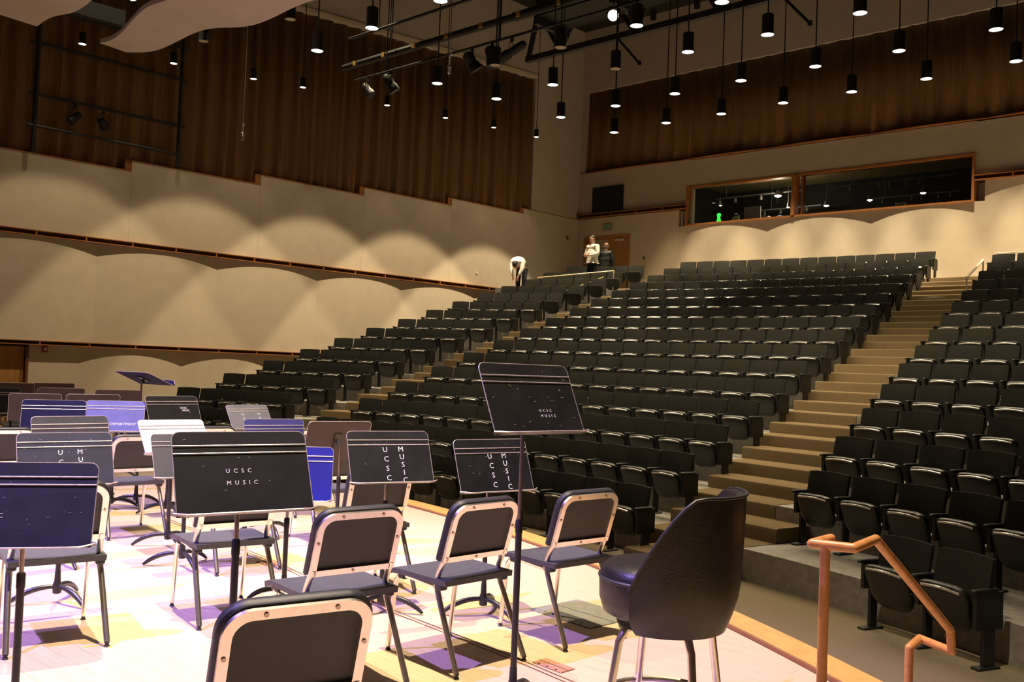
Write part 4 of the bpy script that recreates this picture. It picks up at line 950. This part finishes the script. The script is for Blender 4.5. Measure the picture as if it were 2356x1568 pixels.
def stand(x, y, zb, yaw_, tilt, m, label, text=None, behind=False, scratches=0, legrot=0.0, pole_z=None):
    yw, t_ = rad(yaw_), rad(tilt); frv = Vector((math.sin(yw), -math.cos(yw), 0))
    off = 0.16 * math.sin(t_) + 0.06 * math.cos(t_); bx, by = x - frv.x * off, y - frv.y * off
    t = thing('music_stand', label, 'music stand', (bx, by, 0), yw, 'music stands on the stage')
    for me in leg_me: l = link('leg', me, t); l.rotation_euler = (0, 0, legrot)
    link('hub', hub_me, t)
    zc = zb + 0.16 * math.cos(t_) - 0.03; split = pole_z if pole_z else max(0.45, zb - 0.12)
    MB().tube([(0, 0, 0.10), (0, 0, split)], 0.0145, 10).obj('lower_tube', 'tube', t, smooth=40)
    MB().tube([(0, 0, split - 0.01), (0, 0, zc)], 0.0088, 10).obj('upper_rod', 'rod', t, smooth=40)
    MB().lathe([(0.0165, split - 0.05), (0.0165, split), (0.012, split + 0.008)], 12).obj('collar', 'tube', t, smooth=40)
    pl, rimm, ribs, lip, lpe, brk = desk_meshes(m)
    d = link('desk', pl, t); d.location = (0, -off, zb); d.rotation_euler = (-t_, 0, 0)
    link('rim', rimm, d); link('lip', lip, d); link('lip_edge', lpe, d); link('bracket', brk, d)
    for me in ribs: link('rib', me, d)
    if text:
        for body, size, tx, tz in text:
            o = link('lettering', txt(body, size), d); o.location = (tx, -0.0022, tz); o.rotation_euler = (PI / 2, 0, 0)
    rn = random.Random(int(abs(x) * 100 + abs(y) * 10))
    for k in range(scratches):
        sx, sz = rn.uniform(-0.22, 0.22), rn.uniform(0.02, 0.30); ln = rn.uniform(0.0015, 0.009); an = rn.uniform(-0.6, 0.6)
        o = MB().obox((sx, -0.0018, sz), (ln * math.cos(an), 0, ln * math.sin(an)), (0, 0.0006, 0), (-0.0005 * math.sin(an), 0, 0.0005 * math.cos(an))).obj('scratch', 'scratch', d)
    return t
def hz(c, z, s, dz): return [('U  C  S  C', s, c, z), ('M  U  S  I  C', s, c + 0.01, z - dz)]
def vt(c1, c2, z, s):
    L = [(ch, s, c1 + 0.002 * k, z - 0.057 * k) for k, ch in enumerate('UCSC')]
    return L + [(ch, s, c2 + 0.002 * k, z + 0.002 - 0.047 * k) for k, ch in enumerate('MUSIC')]
stand(-2.98, 1.92, 0.88, 76, 25, 'standblk', 'large black stand in front at centre left with small white UCSC MUSIC lettering', hz(-0.02, 0.165, 0.023, 0.046), scratches=8)
stand(-2.49, 3.00, 1.18, 83, 25, 'standblk', 'tall black scratched music stand raised highest, in front of the seats', hz(0.055, 0.105, 0.017, 0.024), scratches=26, pole_z=0.80)
stand(-3.62, 1.36, 0.72, 57, 19, 'standinklit', 'black music stand cut off by the lower left edge', hz(-0.125, 0.165, 0.023, 0.046), scratches=22)
stand(-5.40, 2.29, 0.68, 80, 22, 'standinklit', 'dark stand with vertical lettering just behind the lower left stand', vt(-0.03, 0.075, 0.20, 0.040), scratches=14, legrot=0.4)
stand(-4.06, 3.57, 0.76, 71, 24, 'standblk', 'black stand with vertical UCSC MUSIC lettering at centre', vt(-0.03, 0.068, 0.205, 0.045), scratches=5, legrot=0.9)
stand(-3.63, 4.00, 0.73, 77, 22, 'standblk', 'black scratched stand with vertical lettering left of the tall stand', vt(-0.02, 0.08, 0.215, 0.045), scratches=20, legrot=0.2)
stand(-6.49, 3.57, 0.71, 85, 40, 'standlight', 'very pale grey stand catching bright light at left', scratches=4)
stand(-8.40, 3.95, 0.72, 60, 27, 'standbluelit', 'blue-lit stand with white MUSIC DEPARTMENT lettering', [('MUSIC DEPARTMENT', 0.036, 0.02, 0.085)])
stand(-7.85, 4.28, 0.79, 91, 26, 'standblk', 'grey-black stand with tiny lettering at its right, beside the blue-lit stand', [('UCSC', 0.026, 0.10, 0.20), ('MUSIC', 0.026, 0.12, 0.175)], scratches=6)
stand(-6.39, 2.74, 0.70, 88, 17, 'standdim', 'plain grey stand standing right behind the dark vertical-lettered stand at left')
stand(-8.33, 3.38, 0.72, 65, 22, 'standnavy', 'dark navy stand left of the blue-lit one')
stand(-8.71, 5.64, 0.68, 90, 35, 'standgrey', 'small grey stand with vertical lettering before the left seats', vt(-0.08, 0.12, 0.20, 0.04))
stand(-6.49, 4.42, 0.65, 76, 17, 'standindigo', 'blue-violet stand top showing above the big dark stand')
stand(-4.56, 3.19, 0.63, 51, 15, 'standvividlit', 'vivid blue-lit stand half hidden by the big dark stand')
stand(-5.83, 3.31, 0.62, 82, 25, 'standdim', 'mid grey stand between the pale stand and the big dark stand')
stand(-5.73, 4.42, 0.70, 255, 20, 'standshade', 'brown-shaded stand seen from behind left of the centre lettered stand')
stand(-12.9, 5.2, 0.72, 262, 20, 'standshade', 'brown-shaded stand seen from behind, highest of the far left group')
stand(-11.2, 4.6, 0.72, 258, 20, 'standshade', 'brown-shaded stand seen from behind with a bright top edge at far left')
stand(-10.6, 4.1, 0.68, 250, 20, 'standshade', 'brown-shaded stand seen from behind beside the grey chair back at far left')
stand(-9.6, 4.27, 0.72, 256, 20, 'standshade', 'brown-shaded stand seen from behind directly behind the light blue stand')
stand(-10.8, 5.1, 0.72, 254, 20, 'standshade', 'rightmost brown-shaded stand seen from behind in the far left group')
stand(-12.8, 4.65, 0.72, 256, 20, 'standshade', 'brown-shaded stand seen from behind before the side door')
stand(-11.85, 4.16, 0.68, 80, 20, 'standblk', 'black stand facing the camera at the left edge below the side door')
stand(-8.60, 4.45, 1.16, 190, 68, 'standnavy', 'lone raised stand with its desk tipped nearly flat, against the left wall', pole_z=0.8)

# ------------------------------------------------------------------ padded stool
t = thing('bar_stool', 'tall black padded stool with a curved barrel back and chrome legs', 'stool', (-1.765, 2.955, 0), rad(104)); t.scale = (1.07, 1.07, 1.0)
s = MB(); s.lathe([(0.15, 0.565), (0.186, 0.585), (0.200, 0.63), (0.203, 0.70), (0.197, 0.735), (0.175, 0.757), (0.10, 0.768), (0.01, 0.77)], 32, (0, 0.085, 0)); s.obj('seat', 'vinyl', t, smooth=50)
MB().lathe([(0.202, 0.700), (0.207, 0.705), (0.207, 0.711), (0.202, 0.716)], 32, (0, 0.085, 0), False, False).obj('piping', 'plastic', t, smooth=True)
# barrel back shell
n = 26; inner, outer = [], []; rings = []
for k in range(n + 1):
    u = 2 * k / n - 1; a = -PI / 2 + u * rad(98); c, s_ = math.cos(a), math.sin(a)
    top = 1.035 - 0.33 * max(0, abs(u) - 0.50) ** 1.5 / 0.5 ** 1.5
    zb = 0.545; ring = []
    for j in range(9):
        v = j / 8; z = zb + (top - zb) * v; r_ = 0.205 + 0.042 * math.sin(min(1, v * 2.6) * PI / 2) + 0.015 * v
        ring.append((c * r_, s_ * r_ + 0.06, z))
    for j in range(8, -1, -1):
        v = j / 8; z = zb + 0.02 + (top - 0.006 - zb - 0.02) * v; r_ = 0.205 + 0.042 * math.sin(min(1, v * 2.6) * PI / 2) + 0.015 * v - 0.034
        ring.append((c * r_, s_ * r_ + 0.06, z))
    rings.append(ring)
MB().loft(rings, True, True).obj('backrest', 'vinyl', t, smooth=50)
MB().tube([rings[k][8] for k in range(n + 1)], 0.006, 8).obj('piping', 'plastic', t, smooth=True)
MB().lathe([(0.17, 0.545), (0.17, 0.57)], 24, (0, 0.05, 0)).obj('swivel_plate', 'black', t)
for a in (45, 135, 225, 315):
    c, s_ = math.cos(rad(a)), math.sin(rad(a))
    MB().tube([(c * 0.08, 0.05 + s_ * 0.08, 0.545), (c * 0.15, 0.05 + s_ * 0.15, 0.535), (c * 0.175, 0.05 + s_ * 0.175, 0.49), (c * 0.245, 0.05 + s_ * 0.245, 0.01)], 0.0135, 10).obj('leg', 'chrome', t, smooth=40)
    MB().lathe([(0.016, 0.0), (0.018, 0.02), (0.014, 0.025)], 10, (c * 0.246, 0.05 + s_ * 0.246, 0)).obj('foot', 'plastic', t)
m = MB(); m.tube([(math.cos(2 * PI * k / 36) * 0.212, 0.05 + math.sin(2 * PI * k / 36) * 0.212, 0.27) for k in range(37)], 0.011, 8); m.obj('foot_ring', 'chrome', t, smooth=40)

# ------------------------------------------------------------------ wooden handrail by the stage stairs
t = thing('stair_handrail', 'orange wood handrail with two posts at the stage stairs', 'handrail', (-1.43, 3.36, 0))
o0 = Vector((-1.43, 3.36, 0)); V = lambda *p: Vector(p) - o0
hr = [V(-1.45, 3.51, 0.845), V(-1.45, 3.34, 0.845), V(-1.31, 3.38, 0.845), V(-1.33, 3.65, 0.845), V(-1.27, 4.41, 0.37), V(-1.27, 4.44, 0.271), V(-1.44, 4.54, 0.271), V(-1.42, 4.34, 0.271)]
m = MB()
for a_, b_ in zip(hr, hr[1:]): m.tube([a_, b_], 0.0185, 16)
for a_ in hr: m.lathe([(0.0185 * math.sin(PI * (k + 0.02) / 8.04), -0.0185 * math.cos(PI * (k + 0.02) / 8.04)) for k in range(9)], 16, tuple(a_))
m.obj('rail', 'railwood', t, smooth=50)
MB().tube([V(-1.405, 3.353, 0.0), V(-1.405, 3.353, 0.84)], 0.0185, 14).obj('post', 'railwood', t, smooth=50)
MB().tube([V(-1.42, 4.34, -0.36), V(-1.42, 4.34, 0.272)], 0.0185, 14).obj('post', 'railwood', t, smooth=50)
for q in ((-1.315, 3.85, 0.70), (-1.30, 4.05, 0.575), (-1.27, 4.41, 0.34)): MB().lathe([(0.006, -0.0005), (0.006, 0.0005)], 8, tuple(V(q[0] - 0.018, q[1] - 0.006, q[2] + 0.0))).obj('screw', 'black', t)

# ------------------------------------------------------------------ thin rails among the rear seats
def thinrail(pts, r, m, label, posts=()):
    o0 = Vector(pts[0]); t = thing('aisle_rail', label, 'handrail', o0)
    MB().tube([Vector(p) - o0 for p in pts], r, 8).obj('rail', m, t)
    for a, z in posts: MB().tube([Vector(a) - o0, Vector((a[0], a[1], z)) - o0], r * 0.8, 8).obj('post', m, t)
thinrail([(-19.4, 22.85, 4.43), (-17.29, 24.1, 4.70), (-17.27, 24.1, 4.62)], 0.018, 'brass', 'thin brass rail above the rear left seats below the standing men', [((-17.29, 24.1, 4.7), 3.86)])
thinrail([(-17.62, 21.94, 3.83), (-17.74, 24.19, 4.52)], 0.018, 'brass', 'thin brass rail sloping down the left aisle', [((-17.62, 21.94, 3.83), 3.2), ((-17.74, 24.19, 4.52), 3.86)])
thinrail([(-5.95, 21.21, 3.78), (-6.37, 24.0, 4.50)], 0.025, 'palerail', 'pale handrail sloping along the right aisle near the back', [((-5.95, 21.21, 3.78), 2.75), ((-6.37, 24.0, 4.5), 3.6)])
thinrail([(-6.45, 25.35, 4.82), (-4.2, 25.2, 4.84)], 0.015, 'palerail', 'thin pale rail behind the last row at the top right', [((-6.4, 25.35, 4.82), 3.95), ((-4.3, 25.2, 4.84), 3.95)])
t = tag(MB().obox((-6.95, 22.35, ZF(3) + 0.20), (0.22, -0.03, 0.01), (0.02, 0.05, 0.0), (0, 0, 0.012)).obox((-7.0, 22.37, ZF(3) + 0.222), (0.15, 0.02, 0.0), (0, 0.04, 0), (0, 0, 0.009)).obj('paper_stack', 'litter'), 'pale papers left on the right aisle steps near the top', 'papers')
p = wall_pt(26.2, 4.9, 0.25)
t = thing('potted_plant', 'small dark plant on a stand in the rear left corner', 'plant', (p.x + 0.25, p.y, ZF(0) - 0.08))
MB().lathe([(0.10, 0), (0.14, 0.25), (0.12, 0.26)], 12).obj('pot', 'slot', t)
rn = random.Random(5)
for k in range(9):
    a = rn.uniform(0, 2 * PI); h = rn.uniform(0.5, 0.95); b = rn.uniform(0.05, 0.16)
    MB().loft([[(0, 0.012, 0.25), (0, -0.012, 0.25)], [(math.cos(a) * b * 0.6 - math.sin(a) * 0.05, math.sin(a) * b * 0.6 + math.cos(a) * 0.05, h * 0.7), (math.cos(a) * b * 0.6 + math.sin(a) * 0.05, math.sin(a) * b * 0.6 - math.cos(a) * 0.05, h * 0.7)], [(math.cos(a) * b, math.sin(a) * b, h), (math.cos(a) * b, math.sin(a) * b, h - 0.01)]], closed=False).obj('leaf', 'plant', t)

# ------------------------------------------------------------------ people
def skin_mesh(name, verts, edges, radii, m, parent, root=0, lev=2):
    me = D.meshes.new(name); me.from_pydata([tuple(v) for v in verts], edges, []); o = D.objects.new(name, me); COL.objects.link(o)
    md = o.modifiers.new('skin', 'SKIN'); md.use_smooth_shade = True
    if not me.skin_vertices: 
        bpy.context.view_layer.update()
    for k, r_ in enumerate(radii):
        sv = me.skin_vertices[0].data[k]; sv.radius = r_ if isinstance(r_, tuple) else (r_, r_); sv.use_root = (k == root)
    o.modifiers.new('smooth', 'SUBSURF').levels = lev; o.modifiers['smooth'].render_levels = lev
    me.materials.append(MT[m]); o.parent = parent
    return o
class Sk:
    def __init__(s): s.v = []; s.e = []; s.r = []
    def add(s, p, r_, prev=None):
        s.v.append(Vector(p)); s.r.append(r_); k = len(s.v) - 1
        if prev is not None: s.e.append((prev, k))
        return k
    def chain(s, start, pts):
        k = start
        for p, r_ in pts: k = s.add(p, r_, k)
        return k
def hand(sk, wrist, d, side, k):
    """five bent fingers; d = direction of the hand, side = thumb side"""
    d = Vector(d).normalized(); sd_ = Vector(side).normalized(); pn = d.cross(sd_).normalized()
    w0 = Vector(wrist); palm = sk.add(w0 + d * 0.055, (0.034, 0.018), k)
    for j, (o_, L) in enumerate(((-0.030, 0.062), (-0.010, 0.074), (0.010, 0.078), (0.030, 0.070))):
        b = sk.add(w0 + d * 0.085 + sd_ * o_, 0.0095, palm); b = sk.add(w0 + d * (0.085 + L * 0.55) + sd_ * o_ + pn * 0.008, 0.0088, b); sk.add(w0 + d * (0.085 + L) + sd_ * o_ + pn * 0.028, 0.0078, b)
    b = sk.add(w0 + d * 0.045 + sd_ * 0.045, 0.0105, palm); sk.add(w0 + d * 0.085 + sd_ * 0.062 + pn * 0.012, 0.009, b)
def head(parent, loc, face, tilt, hairm, bald=False, glasses=False):
    t = D.objects.new('head', None)
    fz = Vector(face).normalized()
    m = MB(); n = 18; rings = []
    prof = [(-0.115, 0.030, 0.035), (-0.10, 0.050, 0.058), (-0.07, 0.062, 0.075), (-0.03, 0.070, 0.090), (0.02, 0.075, 0.096), (0.06, 0.073, 0.093), (0.095, 0.056, 0.070), (0.115, 0.025, 0.032), (0.12, 0.004, 0.005)]
    for z, rx, ry in prof:
        ring = []
        for k in range(n):
            a = 2 * PI * k / n; x, y = rx * math.cos(a), ry * math.sin(a)
            if y > 0:
                if abs(x) < 0.018 and -0.05 < z < 0.03: y += 0.018 * (1 if z < 0.0 else 0.4)
                if z < -0.09: y += 0.018
            ring.append((x, y, z))
        rings.append(ring)
    m.loft(rings, True, True)
    me = m.mesh('head', MT['skin'], True)
    h = link('head', me, parent); h.location = loc; h.scale = (1.12, 1.12, 1.12)
    h.rotation_euler = (tilt, 0, math.atan2(-fz.x, fz.y))
    for sx in (-1, 1):
        MB().lathe([(0.004, -0.03), (0.014, -0.01), (0.016, 0.015), (0.004, 0.03)], 8, (sx * 0.076, -0.005, -0.005)).obj('ear', 'skin', h, True)
        MB().lathe([(0.002, -0.008), (0.009, 0.0), (0.002, 0.008)], 8, (sx * 0.030, 0.088, 0.012)).obj('eye', 'white' if not glasses else 'black', h, True)
    MB().obox((0, 0.088, -0.068), (0.022, 0, 0), (0, 0.006, 0), (0, 0, 0.004)).obj('mouth', 'red', h)
    if glasses: MB().obox((0, 0.100, 0.012), (0.062, 0, 0), (0, 0.004, 0), (0, 0, 0.014)).obj('glasses', 'black', h)
    hm = MB(); rings = []
    for z, s_ in ((-0.03, 1.06), (0.02, 1.07), (0.06, 1.09), (0.10, 1.10), (0.125, 0.75), (0.134, 0.1)):
        rx, ry = (0.072 if z < 0.08 else 0.055) * s_, (0.093 if z < 0.08 else 0.07) * s_
        ring = []
        for k in range(n):
            a = 2 * PI * k / n; x, y = rx * math.cos(a), ry * math.sin(a)
            if z < 0.06 and y > 0.0: y = min(y, 0.0)
            if bald and z > 0.05: x *= 0.9; y *= 0.9
            ring.append((x, y - 0.008, z if not bald else min(z, 0.055)))
        rings.append(ring)
    hm.loft(rings, True, True); hm.obj('hair', hairm, h, True)
    return h
def standing(loc, rz, H, label, shirt, trous, arms, hairm, face, bald=False, glasses=False):
    t = thing('person', label, 'person', loc, rz); S = H / 1.75
    b = Sk(); g_ = lambda x, y, z: (x * S, y * S, z * S)
    pel = b.add(g_(0, 0, 0.95), (0.11, 0.08)); ch = b.chain(pel, [(g_(0, 0.0, 1.15), (0.105, 0.08)), (g_(0, -0.01, 1.33), (0.12, 0.085)), (g_(0, -0.01, 1.43), (0.09, 0.07)), (g_(0, 0.0, 1.51), 0.055), (g_(0, 0.015, 1.57), 0.055)])
    armk = []
    for sx, A in zip((-1, 1), arms):
        k = b.add(g_(sx * 0.185, -0.01, 1.41), 0.045, pel + 3); k = b.add(g_(*A[0]), 0.036, k); k = b.add(g_(*A[1]), 0.032, k); armk.append(k)
        dv = Vector(A[1]) - Vector(A[0]); hand(b, Vector(g_(*A[1])), dv, (-sx * 0.3, 0.2, 1), k)
        k = b.add(g_(sx * 0.095, 0, 0.86), 0.07, pel); k = b.chain(k, [(g_(sx * 0.10, 0.01, 0.50), 0.05), (g_(sx * 0.105, -0.02, 0.09), 0.042), (g_(sx * 0.115, 0.13, 0.035), 0.038)])
    skin_mesh('body', b.v, b.e, b.r, 'skin', t)
    c = Sk(); p0 = c.add(g_(0, 0, 1.02), (0.20, 0.155)); c.chain(p0, [(g_(0, 0.0, 1.17), (0.20, 0.155)), (g_(0, -0.01, 1.33), (0.215, 0.16)), (g_(0, -0.01, 1.43), (0.16, 0.125)), (g_(0, 0.0, 1.505), 0.068)]); c.chain(p0, [(g_(0, 0, 0.95), (0.19, 0.15))])
    for sx, A in zip((-1, 1), arms): k = c.add(g_(sx * 0.19, -0.01, 1.40), 0.095, p0 + 3); k = c.add(g_(*A[0]), 0.075, k); q = Vector(A[0]).lerp(Vector(A[1]), 0.94); c.add(g_(*q), 0.046, k)
    if shirt == 'jacket':
        c.chain(p0 + 5, [(g_(0, 0, 0.84), (0.21, 0.16)), (g_(0, 0, 0.70), (0.215, 0.165))])
    skin_mesh('jacket' if shirt == 'jacket' else 'shirt', c.v, c.e, c.r, shirt, t)
    d = Sk(); p0 = d.add(g_(0, 0, 1.0), (0.185, 0.145))
    for sx in (-1, 1): k = d.add(g_(sx * 0.095, 0, 0.84), 0.108, p0); d.chain(k, [(g_(sx * 0.10, 0.01, 0.50), 0.085), (g_(sx * 0.105, -0.01, 0.10), 0.072)])
    skin_mesh('trousers', d.v, d.e, d.r, trous, t)
    for sx in (-1, 1):
        MB().cbox(sx * 0.11 * S - 0.045, sx * 0.11 * S + 0.045, -0.09, 0.19, 0.0, 0.075, 0.02).obj('shoe', 'black', t)
    head(t, Vector(g_(0, 0.02, 1.635)), face, 0, hairm, bald, glasses)
    return t
standing((-18.55, 24.62, ZF(0) - 0.08), rad(172), 1.78, 'man in white shirt and black trousers standing by the rear door, hands together', 'shirt', 'trousers',
         (((-0.27, 0.02, 1.14), (-0.07, 0.26, 1.09)), ((0.27, 0.02, 1.14), (0.07, 0.26, 1.10))), 'hair', (0.25, 1, 0), glasses=True)
standing((-19.15, 26.2, ZF(0)), rad(20), 1.70, 'man in black jacket seen from behind at the rear door', 'jacket', 'trousers',
         (((-0.28, -0.02, 1.12), (-0.26, 0.06, 0.86)), ((0.28, -0.02, 1.12), (0.26, 0.06, 0.86))), 'hairgrey', (-0.3, 1, 0), bald=True)
# bending man
loc = (-20.02, 22.72, ZF(1) - 0.08)
t = thing('person', 'man in white shirt and black trousers bending over the seats by the left wall', 'person', loc, rad(200))
b = Sk(); pel = b.add((0, -0.12, 0.97), (0.11, 0.085))
b.chain(pel, [((0, 0.08, 1.10), (0.105, 0.08)), ((0, 0.26, 1.11), (0.12, 0.08)), ((0, 0.36, 1.06), (0.09, 0.07)), ((0, 0.44, 1.01), 0.055)])
for sx in (-1, 1):
    k = b.add((sx * 0.18, 0.34, 1.05), 0.045, pel + 3); k = b.add((sx * 0.19, 0.40, 0.80), 0.036, k); k = b.add((sx * 0.09, 0.46, 0.58), 0.034, k); hand(b, (sx * 0.09, 0.46, 0.58), (-sx * 0.1, 0.1, -1), (-sx, 0.3, 0), k)
    k = b.add((sx * 0.10, -0.10, 0.88), 0.07, pel); b.chain(k, [((sx * 0.11, -0.04, 0.50), 0.062), ((sx * 0.11, -0.08, 0.09), 0.042), ((sx * 0.12, 0.06, 0.035), 0.038)])
skin_mesh('body', b.v, b.e, b.r, 'skin', t)
c = Sk(); p0 = c.add((0, -0.08, 1.02), (0.19, 0.16)); c.chain(p0, [((0, 0.08, 1.10), (0.20, 0.16)), ((0, 0.26, 1.11), (0.215, 0.16)), ((0, 0.36, 1.06), (0.16, 0.125)), ((0, 0.415, 1.025), 0.068)])
for sx in (-1, 1): k = c.add((sx * 0.185, 0.34, 1.05), 0.095, p0 + 3); k = c.add((sx * 0.19, 0.40, 0.80), 0.075, k); c.add((sx * 0.10, 0.455, 0.61), 0.046, k)
skin_mesh('shirt', c.v, c.e, c.r, 'shirt', t)
d = Sk(); p0 = d.add((0, -0.13, 0.99), (0.18, 0.145))
for sx in (-1, 1): k = d.add((sx * 0.10, -0.10, 0.85), 0.108, p0); d.chain(k, [((sx * 0.11, -0.04, 0.50), 0.085), ((sx * 0.11, -0.07, 0.10), 0.072)])
skin_mesh('trousers', d.v, d.e, d.r, 'trousers', t)
for sx in (-1, 1): MB().cbox(sx * 0.11 - 0.045, sx * 0.11 + 0.045, -0.16, 0.12, 0.0, 0.075, 0.02).obj('shoe', 'black', t)
head(t, Vector((0, 0.50, 0.95)), (0, 1, 0), rad(-75), 'hair')
